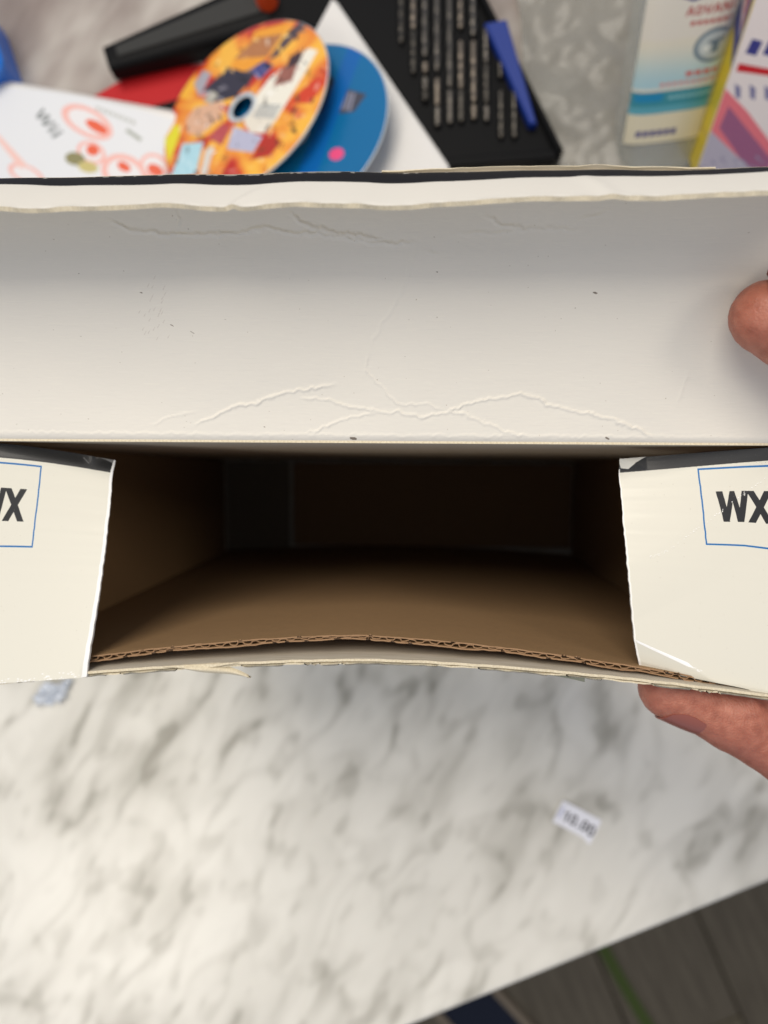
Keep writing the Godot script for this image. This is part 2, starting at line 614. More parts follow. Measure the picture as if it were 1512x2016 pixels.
	var sliver := func(u: float, v: float) -> Vector3:
		var x := 0.0 + u * 0.075
		var f := lid_point((x + 0.117) / 0.222, 1.0)
		return f + Vector3(0, -0.0008 + 0.0006 * v, -0.0002 - (0.0006 * sin(u * PI) + 0.0001 + 0.0003 * bow.get_noise_2d(x * 9.0, 1.0)) * v)
	part("torn_edge", slab(sliver, 60, 3, 0.0003, mat(Color(0.66, 0.63, 0.57), 0.8), raw, true), lid_part)
	# walls
	var board := mat(Color(0.80, 0.775, 0.72), 0.8)
	board.albedo_texture = noise_tex(0.03, 31, [Color(0.9, 0.89, 0.86), Color(1, 1, 1)], 256)
	board.uv1_triplanar = true
	board.uv1_scale = Vector3(8, 60, 60)
	var shell := mat(Color(0.88, 0.86, 0.79), 0.3)
	var rim := noise(140.0, 6, 3)
	var front := func(u: float, v: float) -> Vector3:
		var x := -0.117 + u * 0.222
		var y := -0.281 * v * v + (0.0006 * rim.get_noise_2d(x, 0.0) if v == 0.0 else 0.0)
		return Vector3(x, y, wall_z(x, y))
	part("front_wall", slab(front, 220, 24, 0.0007, board, raw, true), o, null, at)
	var skin := func(u: float, v: float) -> Vector3:
		var x := -0.117 + u * 0.222
		var y := -0.281 * v * v + (0.0009 * rim.get_noise_2d(x * 0.5, 7.0) - 0.0006 + 0.0003 * rim.get_noise_2d(x * 3.0, 2.0) if v == 0.0 else 0.0)
		return Vector3(x, y, wall_z(x, y) + 0.00125 + (0.0005 * absf(rim.get_noise_2d(x * 0.6, 3.0)) if v < 0.08 else 0.0))
	part("printed_face", slab(skin, 220, 24, 0.0004, shell, raw), o, null, at)
	var backw := func(u: float, v: float) -> Vector3:
		return Vector3(-0.117 + u * 0.222, -0.0006 - 0.280 * v, 0.0003 + 0.0094 * v)
	part("back_wall", slab(backw, 12, 20, 0.0008, board, raw), o, null, at)
	for s in [[-0.1165, 1], [0.1045, -1]]:
		var side := func(u: float, v: float) -> Vector3:
			return Vector3(s[0], -0.0006 - 0.2795 * v, lerpf(-0.0004 + 0.0094 * v, wall_z(s[0], -0.28 * v) + 0.0002, u))
		part("side_wall", slab(side, 6, 12, 0.0008, board, raw, s[1] > 0), o, null, at)
	var bottom := func(u: float, v: float) -> Vector3:
		return Vector3(-0.1160 + u * 0.220, -0.2775, 0.0092 + v * 0.0592)
	part("bottom_panel", slab(bottom, 2, 2, 0.0018, board, raw), o, null, at)
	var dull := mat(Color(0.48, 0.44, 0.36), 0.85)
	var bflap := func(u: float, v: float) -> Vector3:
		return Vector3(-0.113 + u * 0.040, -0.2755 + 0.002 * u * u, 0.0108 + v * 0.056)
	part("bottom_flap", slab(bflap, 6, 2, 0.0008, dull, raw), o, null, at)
	# torn paper on the rim of the front wall
	var tongue := func(u: float, v: float) -> Vector3:
		var x := lerpf(-0.0535, -0.0362, u)
		var z := wall_z(x, 0) + 0.0004 + 0.0036 * u * u
		var w := 0.0020 * sin(PI * (0.12 + 0.80 * u)) + 0.0004
		return Vector3(x + 0.0006 * v, 0.0004 - 0.0012 * u + 0.0006 * sin(u * 7.0) + 0.0010 * sin(v * PI), z + (v - 0.3) * w)
	part("torn_paper", slab(tongue, 30, 10, 0.0005, raw, raw), o, null, at)
	var ply := func(u: float, v: float) -> Vector3:
		var x := lerpf(-0.060, -0.0385, u)
		return Vector3(x, 0.0010 - 0.0008 * absf(u - 0.6), wall_z(x, 0) - 0.0001 + v * 0.0010 * sin(u * PI))
	part("torn_paper", slab(ply, 30, 3, 0.0003, raw, raw), o, null, at)
	var sliver2 := func(u: float, v: float) -> Vector3:
		var x := lerpf(0.030, 0.0535, u)
		return Vector3(x, -0.0008, wall_z(x, 0) + 0.0012 + v * (0.0013 * pow(u, 3.0) + 0.0002))
	part("torn_paper", slab(sliver2, 30, 3, 0.0003, mat(Color(0.42, 0.43, 0.38), 0.5), raw), o, null, at)
	# dust flaps
	flap(o, at, false)
	flap(o, at, true)

func strokes(im: Image, s: Array, x: float, y: float, w: float, h: float, c: Color, lean: float) -> void:
	for q in s:
		var a := []
		for k in range(0, q.size(), 2):
			a.append([x + q[k] * w + lean * (y + q[k + 1] * h - 0.07), y + q[k + 1] * h])
		poly(im, a, c)

func flap(o: Node3D, at: Transform3D, right: bool) -> void:
	var im := picture(1024, 1536, Color(0.855, 0.846, 0.79))
	var ink := Color(0.075, 0.08, 0.09)
	var blue := Color(0.02, 0.40, 0.66)
	# reading from left to right: x runs 0..1 over the flap
	var ox := 0.405 if right else 0.015
	poly(im, [[0, 0], [1, 0], [1, 0.048 if right else 0.060], [0, 0.068 if right else 0.057]], ink)
	var y0 := 0.068 if right else 0.075
	var y1 := 0.40 if right else 0.428
	var x0 := ox + 0.052
	var x1 := ox + 0.530
	var tx := 0.009
	var ty := 0.0072
	var lean := 0.085 if right else -0.085
	for r in [[x0, y0, x1, y0 + ty], [x0, y1 - ty, x1, y1], [x0, y0, x0 + tx, y1], [x1 - tx, y0, x1, y1]]:
		poly(im, [[r[0] + lean * (r[1] - 0.07), r[1]], [r[2] + lean * (r[1] - 0.07), r[1]], [r[2] + lean * (r[3] - 0.07), r[3]], [r[0] + lean * (r[3] - 0.07), r[3]]], blue)
	var ly := 0.170 if right else 0.181
	var lh := 0.129 if right else 0.138
	strokes(im, [[0, 0, 0.21, 0, 0.37, 1, 0.165, 1], [0.165, 1, 0.355, 1, 0.575, 0, 0.43, 0], [0.43, 0, 0.575, 0, 0.80, 1, 0.61, 1], [0.61, 1, 0.81, 1, 1, 0, 0.80, 0]], ox + 0.140, ly, 0.182, lh, ink, lean)
	strokes(im, [[0, 0, 0.30, 0, 1, 1, 0.70, 1], [0.70, 0, 1, 0, 0.30, 1, 0, 1]], ox + 0.310, ly, 0.142, lh, ink, lean)
	# specks and wear, with a painted crease highlight and fleck shadows on the right
	for k in 60:
		disc_poly(im, rng.randf(), rng.randf_range(0.08, 1), rng.randf_range(0.0007, 0.002), rng.randf_range(0.0006, 0.0016), Color(0.66, 0.63, 0.56))
	for k in 70:
		disc_poly(im, rng.randf(), rng.randf() * 0.06, 0.0012, 0.0009, Color(0.30, 0.30, 0.29))
	var white := Color(0.93, 0.93, 0.92)
	if right:
		poly(im, [[-0.01, 0.05], [0.006, 0.05], [0.011, 0.5], [0.008, 0.8], [0.016, 1.0], [-0.01, 1.0]], Color(0.95, 0.945, 0.92))
		poly(im, [[-0.01, 0], [0.165, 0], [0.10, 0.022], [0.055, 0.052], [0.01, 0.046]], Color(0.86, 0.85, 0.80))
		for k in 90:       # cracked coating along the bend, with a grey shadow painted under each fleck
			var t := rng.randf()
			var p := Vector2(0.02, 0.492).lerp(Vector2(0.23, 0.44), t * 3.0) if t < 0.333 else Vector2(0.23, 0.44).lerp(Vector2(0.84, 0.112), (t - 0.333) * 1.5)
			p += Vector2(rng.randf_range(-0.006, 0.006), rng.randf_range(-0.004, 0.004))
			var w := rng.randf_range(0.002, 0.008)
			if p.x > 0.14:
				poly(im, [[p.x, p.y + 0.003], [p.x + w, p.y - 0.001], [p.x + w * 0.7, p.y + 0.004]], Color(0.74, 0.72, 0.66))
				poly(im, [[p.x, p.y], [p.x + w, p.y - 0.004], [p.x + w * 0.7, p.y + 0.002]], Color(0.97, 0.97, 0.96))
		poly(im, [[0.005, 0.857], [0.14, 0.888], [0.33, 0.928], [0.37, 0.95], [0.32, 0.945], [0.13, 0.900], [0.02, 0.872]], Color(0.97, 0.97, 0.965))  # glossy highlight along the corner crease, painted in as white
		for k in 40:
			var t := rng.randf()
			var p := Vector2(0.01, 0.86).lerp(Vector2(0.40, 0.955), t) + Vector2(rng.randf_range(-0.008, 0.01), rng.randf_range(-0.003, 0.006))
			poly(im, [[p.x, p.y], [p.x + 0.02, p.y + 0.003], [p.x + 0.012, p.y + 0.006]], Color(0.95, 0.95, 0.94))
	else:
		poly(im, [[0.985, 0], [1.01, 0], [1.01, 1], [0.965, 1], [0.975, 0.6]], white)
		for k in 60:
			var x := rng.randf_range(0.3, 1.0)
			var y := 0.999 - 0.03 * pow(rng.randf(), 2.5)
			poly(im, [[x, y], [x + 0.03 * rng.randf(), y - 0.002], [x + 0.01, y + 0.004]], white)
		poly(im, [[0.9, 0], [0.99, 0.0], [0.985, 0.016], [0.94, 0.006]], Color(0.45, 0.45, 0.44))
		poly(im, [[0.80, 0.012], [0.84, 0.035], [0.835, 0.036], [0.79, 0.014]], Color(0.40, 0.40, 0.40))
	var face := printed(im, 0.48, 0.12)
	var raw := mat(Color(0.93, 0.92, 0.89), 0.8)
	var nz := noise(260.0, 15, 2)
	var p: Callable
	if right:
		var edge := Curve2D.new()
		p = func(u: float, v: float) -> Vector3:     # u: 0 at the free edge, 1 at the hinge
			var bot := 1.0 if u < 0.71 else 1.0 + (u - 0.71) * 0.13
			bot -= 0.022 * smoothstep(0.0, 0.7, u)
			var t := v * bot
			var fx := 0.0632 + 0.0045 * t - 0.0006 * sin(t * PI) + 0.00025 * nz.get_noise_2d(0.0, t * 0.06) + (0.0010 * smoothstep(0.86, 1.0, t))
			var a := Vector3(fx, lerpf(-0.012, 0.0005, t), lerpf(0.0041, 0.0597, t))
			var b := Vector3(lerpf(0.1048, 0.1075, t), 0.0, lerpf(0.0002, 0.0680, t))
			var q := a.lerp(b, u)
			# bend along the crack, and the dog-eared corner
			var s := Vector2(u - 0.0, t - 0.50)
			var below := s.dot(Vector2(0.40, 0.916))
			q.y -= 0.0060 * (1.0 - 0.9 * u) * maxf(0.0, below) * (0.4 + 0.6 * minf(1.0, below * 4.0))
			var ear := Vector2(u - 0.0, t - 0.855).dot(Vector2(-0.24, 0.97))
			q.y -= 0.022 * maxf(0.0, ear) + 0.0
			var curl := Vector2(0.17 - u, 0.06 - t)
			if curl.x > 0 and curl.y > 0:
				q.y += 0.0012 * minf(curl.x * 8.0, curl.y * 22.0)
			return q
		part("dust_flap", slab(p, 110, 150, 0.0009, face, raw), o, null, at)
	else:
		p = func(u: float, v: float) -> Vector3:     # u: 0 at the hinge, 1 at the free edge
			var t := v
			var fx := lerpf(-0.0766, -0.0806, t) + 0.0008 * sin(t * PI) + 0.0002 * nz.get_noise_2d(0.0, t * 0.06)
			var a := Vector3(fx, lerpf(-0.012, 0.0012, t), lerpf(0.0055, 0.0640, t))
			var b := Vector3(lerpf(-0.1152, -0.118, t), 0.0, lerpf(0.0001, 0.0678, t))
			var q := b.lerp(a, u)
			q.z += 0.0008 * sin(u * PI) * (1.0 - t) * -1.0
			q.y -= 0.0006 * smoothstep(0.93, 1.0, u) * smoothstep(0.9, 1.0, t)
			q.y += 0.0007 * exp(-pow((u - 0.86) / 0.05, 2.0)) * (1.0 - smoothstep(0.0, 0.05, t))
			q.y -= 0.0010 * smoothstep(0.06, 0.0, t)
			return q
		part("dust_flap", slab(p, 110, 150, 0.0010, face, raw), o, null, at)

# ---------------------------------------------------------------- corrugated lining
func insert() -> void:
	var o := thing("cardboard_lining", "brown corrugated cardboard lining standing inside the open white box", "cardboard lining", Transform3D(box_basis, BOX_O + box_basis * (BASE + Vector3(0, 0.003, 0))))
	var at := Transform3D(Basis(), -(BASE + Vector3(0, 0.003, 0)))
	var kraft := mat(Color(0.60, 0.475, 0.325), 0.85)
	var kt := picture(1024, 1024, Color(0.93, 0.93, 0.93))
	for k in 9000:
		var g := rng.randf_range(0.80, 1.0)
		kt.fill_rect(Rect2i(rng.randi() % 1024, rng.randi() % 1024, rng.randi_range(3, 22), 1), Color(g, g, g))
	kraft.albedo_texture = tex(kt)
	kraft.uv1_triplanar = true
	kraft.uv1_scale = Vector3(9, 9, 9)
	kraft.heightmap_enabled = true
	kraft.heightmap_scale = 0.01
	kraft.heightmap_texture = noise_tex(0.05, 88, [], 256)
	var cut := mat(Color(0.62, 0.49, 0.365), 0.95)
	var rag := noise(300.0, 12, 3)
	var th := func(x: float) -> float:
		return 0.00120 + 0.00055 * rag.get_noise_2d(x * 0.15, 5.0)
	var inner := func(u: float, v: float) -> Vector3:
		var x := -0.1135 + u * 0.2150
		var y := -0.0030 - 0.272 * v * v + (0.00035 * rag.get_noise_2d(x, 0.0) if v == 0.0 else 0.0)
		return Vector3(x, y, insert_z(x, y) + 0.0002 * rag.get_noise_2d(x * 0.3, 2.0) * maxf(0.0, 1.0 - v * 6.0))
	part("inner_liner", slab(inner, 320, 40, 0.00032, kraft, cut, true), o, null, at)
	var outer := func(u: float, v: float) -> Vector3:
		var x := -0.1135 + u * 0.2150
		var y := -0.0032 - 0.272 * v * v + (0.00045 * rag.get_noise_2d(x, 3.0) if v == 0.0 else 0.0)
		return Vector3(x, y, insert_z(x, y) + th.call(x) + 0.0001 * rag.get_noise_2d(x, 4.0))
	part("outer_liner", slab(outer, 320, 40, 0.00035, kraft, cut, true), o, null, at)
	var flute := func(u: float, v: float) -> Vector3:
		var x := -0.1135 + u * 0.2150
		var y := -0.0032 - 0.03 * v + (0.0004 * rag.get_noise_2d(x, 8.0) if v == 0.0 else 0.0)
		var a := 0.5 - 0.5 * cos(x / 0.0039 * TAU + 1.2 * rag.get_noise_2d(x * 0.2, 6.0))
		return Vector3(x + 0.0003 * sin(x / 0.0039 * TAU * 2.0), y, insert_z(x, y) + 0.00032 + a * (th.call(x) - 0.0006))
	part("fluted_medium", slab(flute, 900, 2, 0.00022, kraft, cut, true), o, null, at)
	var foot := func(u: float, v: float) -> Vector3:
		return Vector3(lerpf(-0.070, 0.1005, u), -0.2725 + 0.0006 * u, 0.0112 + v * 0.051)
	part("bottom_panel", slab(foot, 4, 2, 0.0014, kraft, cut), o, null, at)
	for s in [[-0.1140, 1], [0.1020, -1]]:
		var side := func(u: float, v: float) -> Vector3:
			return Vector3(s[0], -0.004 - 0.271 * v, lerpf(0.0006 + 0.0094 * v, insert_z(s[0], -0.004 - 0.271 * v) + 0.0006, u))
		part("side_panel", slab(side, 8, 24, 0.0014, kraft, cut, s[1] > 0), o, null, at)

# ---------------------------------------------------------------- hand
var field := PackedFloat32Array()
var grid := Vector3i()
var g0 := Vector3()
const CELL := 0.0016

func bone(a: Vector3, b: Vector3, ra: float, rb: float, k := 0.005) -> void:
	var pad := maxf(ra, rb) + 0.012
	var lo := ((a.min(b) - Vector3.ONE * pad - g0) / CELL).floor()
	var hi := ((a.max(b) + Vector3.ONE * pad - g0) / CELL).ceil()
	var ab := b - a
	var inv := 1.0 / ab.length_squared()
	for z in range(maxi(0, int(lo.z)), mini(grid.z - 1, int(hi.z)) + 1):
		for y in range(maxi(0, int(lo.y)), mini(grid.y - 1, int(hi.y)) + 1):
			for x in range(maxi(0, int(lo.x)), mini(grid.x - 1, int(hi.x)) + 1):
				var p := g0 + Vector3(x, y, z) * CELL
				var t := clampf((p - a).dot(ab) * inv, 0, 1)
				var d := p.distance_to(a + ab * t) - lerpf(ra, rb, t)
				var o := (z * grid.y + y) * grid.x + x
				var f := field[o]
				var h := maxf(k - absf(d - f), 0.0) / k
				field[o] = minf(d, f) - h * h * k * 0.25

func nets(shape: Callable) -> ArrayMesh:
	var index := {}
	var verts := PackedVector3Array()
	var sx := 1
	var sy := grid.x
	var sz := grid.x * grid.y
	var corner := [0, sx, sy, sx + sy, sz, sx + sz, sy + sz, sx + sy + sz]
	for z in grid.z - 1:
		for y in grid.y - 1:
			var row := (z * grid.y + y) * grid.x
			for x in grid.x - 1:
				var o := row + x
				if field[o] > 0.004 or field[o] < -0.004:
					continue
				var inside := 0
				for c in corner:
					if field[o + c] < 0.0:
						inside += 1
				if inside == 0 or inside == 8:
					continue
				var sum := Vector3.ZERO
				var cnt := 0
				for e in [[0, 1], [2, 3], [4, 5], [6, 7], [0, 2], [1, 3], [4, 6], [5, 7], [0, 4], [1, 5], [2, 6], [3, 7]]:
					var fa := field[o + corner[e[0]]]
					var fb := field[o + corner[e[1]]]
					if (fa < 0.0) != (fb < 0.0):
						var t := fa / (fa - fb)
						var pa := Vector3(e[0] & 1, (e[0] >> 1) & 1, e[0] >> 2)
						var pb := Vector3(e[1] & 1, (e[1] >> 1) & 1, e[1] >> 2)
						sum += pa.lerp(pb, t)
						cnt += 1
				index[o] = verts.size()
				verts.append(g0 + (Vector3(x, y, z) + sum / cnt) * CELL)
	var idx := PackedInt32Array()
	for o in index:
		var f := field[o]
		for ax in [[sx, sy, sz], [sy, sz, sx], [sz, sx, sy]]:
			var f2 := field[o + ax[0]]
			if (f < 0.0) == (f2 < 0.0):
				continue
			var q := [o, o - ax[1], o - ax[1] - ax[2], o - ax[2]]
			if not (index.has(q[1]) and index.has(q[2]) and index.has(q[3])):
				continue
			var a: int = index[q[0]]
			var b: int = index[q[1]]
			var c: int = index[q[2]]
			var d: int = index[q[3]]
			if f < 0.0:
				idx.append_array(PackedInt32Array([a, b, c, a, c, d]))
			else:
				idx.append_array(PackedInt32Array([a, c, b, a, d, c]))
	for k in verts.size():            # flesh pressed flat against the box
		var p := verts[k]
		if p.x < 0.104 and p.z > 0.04 and p.y < 0.004:
			p.z = maxf(p.z, wall_z(p.x, p.y) + 0.0019)
		verts[k] = p
	var nrm := PackedVector3Array()
	nrm.resize(verts.size())
	for pass_k in 2:
		nrm.fill(Vector3.ZERO)
		for k in range(0, idx.size(), 3):
			var n := (verts[idx[k + 2]] - verts[idx[k]]).cross(verts[idx[k + 1]] - verts[idx[k]])
			for q in 3:
				nrm[idx[k + q]] += n
		for k in nrm.size():
			nrm[k] = nrm[k].normalized()
		if pass_k == 0:
			for k in verts.size():
				verts[k] += nrm[k] * shape.call(verts[k], nrm[k])
	var arr := []
	arr.resize(Mesh.ARRAY_MAX)
	arr[Mesh.ARRAY_VERTEX] = verts
	arr[Mesh.ARRAY_NORMAL] = nrm
	arr[Mesh.ARRAY_INDEX] = idx
	var m := ArrayMesh.new()
	m.add_surface_from_arrays(Mesh.PRIMITIVE_TRIANGLES, arr)
	return m

func hand() -> void:
	g0 = Vector3(0.062, -0.115, -0.048)
	grid = Vector3i(170, 108, 150)
	field.resize(grid.x * grid.y * grid.z)
	field.fill(1.0)
	# joints in the box's frame: knuckle, middle joint, end joint, tip
	var wrist := Vector3(0.235, -0.055, 0.085)
	var fingers := [
		[Vector3(0.152, -0.018, 0.074), Vector3(0.119, -0.0165, 0.0885), Vector3(0.0975, -0.0145, 0.0752), Vector3(0.0795, -0.0135, 0.0682), 0.0100, 0.0083],
		[Vector3(0.154, -0.040, 0.074), Vector3(0.120, -0.039, 0.0900), Vector3(0.1030, -0.0370, 0.0770), Vector3(0.0850, -0.0355, 0.0715), 0.0100, 0.0074],
		[Vector3(0.156, -0.061, 0.074), Vector3(0.124, -0.060, 0.0890), Vector3(0.1020, -0.0580, 0.0770), Vector3(0.0830, -0.0565, 0.0720), 0.0094, 0.0070],
		[Vector3(0.160, -0.080, 0.074), Vector3(0.135, -0.079, 0.0860), Vector3(0.1170, -0.0775, 0.0780), Vector3(0.1010, -0.0765, 0.0735), 0.0084, 0.0062]]
	for f in fingers:
		bone(f[3], f[2], f[5], f[4] * 0.97, 0.003)
		bone(f[2], f[1], f[4] * 0.99, f[4] * 1.06, 0.003)
		bone(f[1], f[0], f[4] * 1.06, f[4] * 1.2, 0.003)
		bone(f[0], wrist + (f[0] - fingers[1][0]) * 0.45, f[4] * 1.35, 0.016, 0.008)
	bone(Vector3(0.0888, 0.0168, -0.0290), Vector3(0.0965, 0.0170, -0.0262), 0.0084, 0.0096, 0.003)
	bone(Vector3(0.0965, 0.0170, -0.0262), Vector3(0.122, 0.0190, -0.0120), 0.0096, 0.0100, 0.003)
	bone(Vector3(0.122, 0.0190, -0.0120), Vector3(0.163, 0.0120, 0.0220), 0.0106, 0.0125, 0.004)
	bone(Vector3(0.163, 0.0120, 0.0220), Vector3(0.215, -0.030, 0.068), 0.0150, 0.020, 0.010)
	bone(Vector3(0.163, 0.004, 0.030), Vector3(0.160, -0.018, 0.066), 0.010, 0.011, 0.010)
	bone(wrist + Vector3(-0.01, 0.010, 0), wrist + Vector3(0.08, -0.02, 0.10), 0.024, 0.030, 0.012)
	bone(wrist + Vector3(-0.01, -0.014, 0), wrist + Vector3(0.08, -0.05, 0.10), 0.022, 0.028, 0.012)
	var lines := noise(130.0, 19, 3)
	var shape := func(p: Vector3, n: Vector3) -> float:
		var d := 0.00018 * lines.get_noise_3d(p.x, p.y, p.z)
		# creases over the end and middle joints of the index finger
		if p.y > -0.027 and p.z > 0.05 and p.x < 0.135:
			for c in [[0.0985, 0.0017, 0.0013], [0.1010, 0.0008, 0.0009], [0.0955, 0.0006, 0.0009], [0.1060, 0.0010, 0.0011], [0.1165, 0.0014, 0.0012], [0.1200, 0.0012, 0.0010], [0.1240, 0.0011, 0.0011]]:
				var x: float = p.x - c[0] + 0.10 * (p.z - 0.08) + 0.0006 * lines.get_noise_2d(p.z * 2.0, c[0] * 900.0)
				d -= c[1] * exp(-pow(x / c[2], 2.0)) * maxf(0.0, 0.2 + n.z)
			# skin fold round the nail
			d += 0.0011 * exp(-pow((p.x - 0.0905) / 0.0020, 2.0)) * maxf(0.0, n.z)
		if p.z < 0.0 and p.x < 0.135:
			d -= 0.0006 * exp(-pow((p.x - 0.118) / 0.0011, 2.0)) + 0.0005 * exp(-pow((p.x - 0.122) / 0.0011, 2.0))
		return d
	var o := thing("hand", "right hand gripping the box's right side, thumb on the lid and fingers on its front", "hand", Transform3D(box_basis, BOX_O + box_basis * wrist))
	var at := Transform3D(Basis(), -wrist)
	var skin := mat(Color(1, 1, 1), 0.48)
	skin.albedo_texture = noise_tex(0.03, 71, [Color(0.57, 0.325, 0.255), Color(0.65, 0.395, 0.315), Color(0.73, 0.475, 0.39)], 256)
	skin.uv1_triplanar = true
	skin.uv1_scale = Vector3(30, 30, 30)
	skin.heightmap_enabled = true
	skin.heightmap_scale = 0.02
	skin.heightmap_texture = noise_tex(0.09, 72, [], 512)
	skin.subsurf_scatter_enabled = true
	skin.subsurf_scatter_strength = 0.12
	part("skin", nets(shape), o, skin, at)
	var nail := mat(Color(0.60, 0.35, 0.30), 0.32)
	nails(o, at, nail, Vector3(0.0945, 0.0174, -0.0268), Vector3(-0.90, -0.04, -0.42), Vector3(0.0, 0.50, -0.86), 0.0099, 0.0118, 54.0)
	nail = nail.duplicate()
	nail.albedo_color = Color(0.56, 0.325, 0.28)
	nails(o, at, nail, Vector3(0.0905, -0.0141, 0.0727), Vector3(-0.94, 0.04, -0.32), Vector3(-0.1, 0.22, 0.97), 0.0093, 0.0125, 58.0)

func nails(o: Node3D, at: Transform3D, m: Material, c: Vector3, axis: Vector3, up: Vector3, r: float, length: float, half: float) -> void:
	axis = axis.normalized()
	up = (up - axis * up.dot(axis)).normalized()
	var across := axis.cross(up)
	var p := func(u: float, v: float) -> Vector3:
		var w := deg_to_rad(half) * (1.0 - 0.25 * pow(maxf(0.0, v - 0.6) / 0.4, 2.0)) * (1.0 - 0.2 * pow(1.0 - v, 3.0))
		var a := (u - 0.5) * 2.0 * w
		var rr := r * (1.0 - 0.13 * v) + 0.0001 - 0.0006 * pow(1.0 - v, 4.0)
		return c + axis * (length * v - 0.0012 * pow((u - 0.5) * 2.0, 2.0) * v) + (up * cos(a) + across * sin(a)) * rr
	part("fingernail", slab(p, 20, 16, 0.0005, m, m, true), o, null, at)

# ---------------------------------------------------------------- the pile behind the box
func pile() -> void:
	var white := mat(Color(0.88, 0.87, 0.85), 0.45)
	var black := mat(Color(0.055, 0.056, 0.06), 0.5)
	black.metallic_specular = 0.22
	# white disc case, leaning up towards the right
	var cx := Vector3(-0.0723, 0.0292, -0.304)
	var edge := Vector3(0.47, 0.27 * 0.47 + 0.14 * 0.882, 0.882).normalized()
	var acr := Vector3(0.882, 0.27 * 0.882 - 0.14 * 0.47, -0.47).normalized()
	var nrm := edge.cross(acr).normalized()
	acr = nrm.cross(edge)
	var corner := Vector3(0.0174, 0.065, -0.2223)
	var cw := 0.135
	var cl := 0.190
	var mid := corner - edge * cl / 2 - acr * cw / 2
	var case_o := thing("white_disc_case", "white plastic disc case lying tilted under the two discs", "disc case", Transform3D(Basis(acr, nrm, edge), mid - nrm * 0.012))
	part("tray", prism(rounded(cw, cl, 0.006), 0.0, 0.0115, 0.0012), case_o, white)
	var hub := CylinderMesh.new()
	hub.top_radius = 0.017
	hub.bottom_radius = 0.018
	hub.height = 0.002
	part("hub", hub, case_o, white, Transform3D(Basis(), Vector3(-0.004, 0.0126, 0.01)))
	# discs
	var b := picture(512, 512, Color(0.0, 0.40, 0.61))
	poly(b, [[0.45, 0.20], [0.56, 0.17], [0.66, 0.30], [0.60, 0.37], [0.52, 0.34]], Color(0.20, 0.20, 0.22))
	poly(b, [[0.57, 0.22], [0.64, 0.22], [0.80, 0.23], [0.78, 0.33], [0.68, 0.36]], Color(0.27, 0.27, 0.31))
	for k in 5:
		poly(b, [[0.62 + 0.025 * k, 0.235], [0.635 + 0.025 * k, 0.235], [0.66 + 0.025 * k, 0.33], [0.645 + 0.025 * k, 0.33]], Color(0.55, 0.55, 0.62))
	disc_poly(b, 0.675, 0.555, 0.05, 0.04, Color(0.42, 0.40, 0.72))
	disc_poly(b, 0.805, 0.555, 0.042, 0.033, Color(0.90, 0.30, 0.50))
	for k in 8:
		var x := rng.randf()
		poly(b, [[x, 0], [x + 0.05, 0], [x + 0.2, 1], [x + 0.12, 1]], Color(0.0, 0.37 + 0.03 * (k % 2), 0.66)) if k % 3 == 0 else null
	compact_disc("blue_disc", "plain blue disc in the white case, partly under the orange disc", Vector3(-0.0752, 0.0500, -0.2550), 22.0, b)
	var im := picture(512, 512, Color(0.86, 0.45, 0.13))
	var fn := noise(0.012, 33, 3)
	for j in 512:
		for i in 512:
			var d := Vector2(i - 256, j - 256)
			var a := d.angle()
			var v := fn.get_noise_2d(a * 130.0, d.length() * 0.35)
			var c := Color(0.87, 0.40, 0.12).lerp(Color(0.96, 0.72, 0.25), clampf(0.5 + v * 1.6, 0, 1))
			if v < -0.12:
				c = c.lerp(Color(0.74, 0.16, 0.08), clampf((-0.12 - v) * 4.0, 0, 1))
			im.set_pixel(i, j, c)
	var pp := func(a: Array, c: Color) -> void:
		var q := []
		for k in range(0, a.size(), 2):
			q.append([0.5 + a[k] * 0.5, 0.5 - a[k + 1] * 0.5])
		poly(im, q, c)
	pp.call([-0.39, 0.86, 0.03, 0.98, 0.06, 0.87, -0.36, 0.65], Color(0.92, 0.62, 0.16))
	pp.call([-0.47, 0.52, -0.31, 0.78, 0.05, 0.85, -0.02, 0.58], Color(0.70, 0.46, 0.27))
	pp.call([-0.47, 0.33, -0.47, 0.52, -0.02, 0.58, 0.01, 0.40], Color(0.93, 0.62, 0.15))
	pp.call([-0.69, 0.13, -0.51, 0.39, -0.03, 0.39, -0.13, 0.18, -0.40, 0.02], Color(0.20, 0.18, 0.23))
	pp.call([-0.17, 0.41, -0.03, 0.53, 0.14, 0.49, 0.06, 0.32], Color(0.28, 0.28, 0.50))
	pp.call([0.10, 0.88, 0.18, 0.98, 0.31, 0.99, 0.13, 0.60, 0.02, 0.53], Color(0.33, 0.27, 0.28))
	pp.call([0.18, -0.12, 0.07, -0.02, 0.18, 0.36, 0.49, 0.71, 0.62, 0.69, 0.60, 0.38, 0.55, -0.09], Color(0.93, 0.91, 0.85))
	pp.call([0.10, -0.02, 0.30, 0.02, 0.56, -0.06, 0.50, -0.24, 0.30, -0.26, 0.14, -0.16], Color(0.90, 0.87, 0.80))
	pp.call([-0.62, 0.16, -0.52, 0.42, -0.30, 0.40, -0.06, 0.30, -0.16, 0.10, -0.42, 0.0], Color(0.19, 0.17, 0.22))
	pp.call([0.28, 0.26, 0.27, 0.48, 0.44, 0.58, 0.49, 0.34], Color(0.60, 0.38, 0.32))
	pp.call([0.33, 0.46, 0.30, 0.60, 0.44, 0.72, 0.46, 0.54], Color(0.26, 0.17, 0.18))
	pp.call([0.58, 0.10, 0.79, 0.45, 0.93, 0.36, 0.87, 0.13], Color(0.82, 0.25, 0.10))
	pp.call([-0.88, -0.50, -0.84, -0.30, -0.70, -0.33, -0.62, -0.74], Color(0.88, 0.84, 0.10))
	pp.call([-0.72, -0.23, -0.67, -0.08, -0.34, 0.04, -0.22, -0.16, -0.38, -0.38, -0.57, -0.38], Color(0.86, 0.68, 0.55))
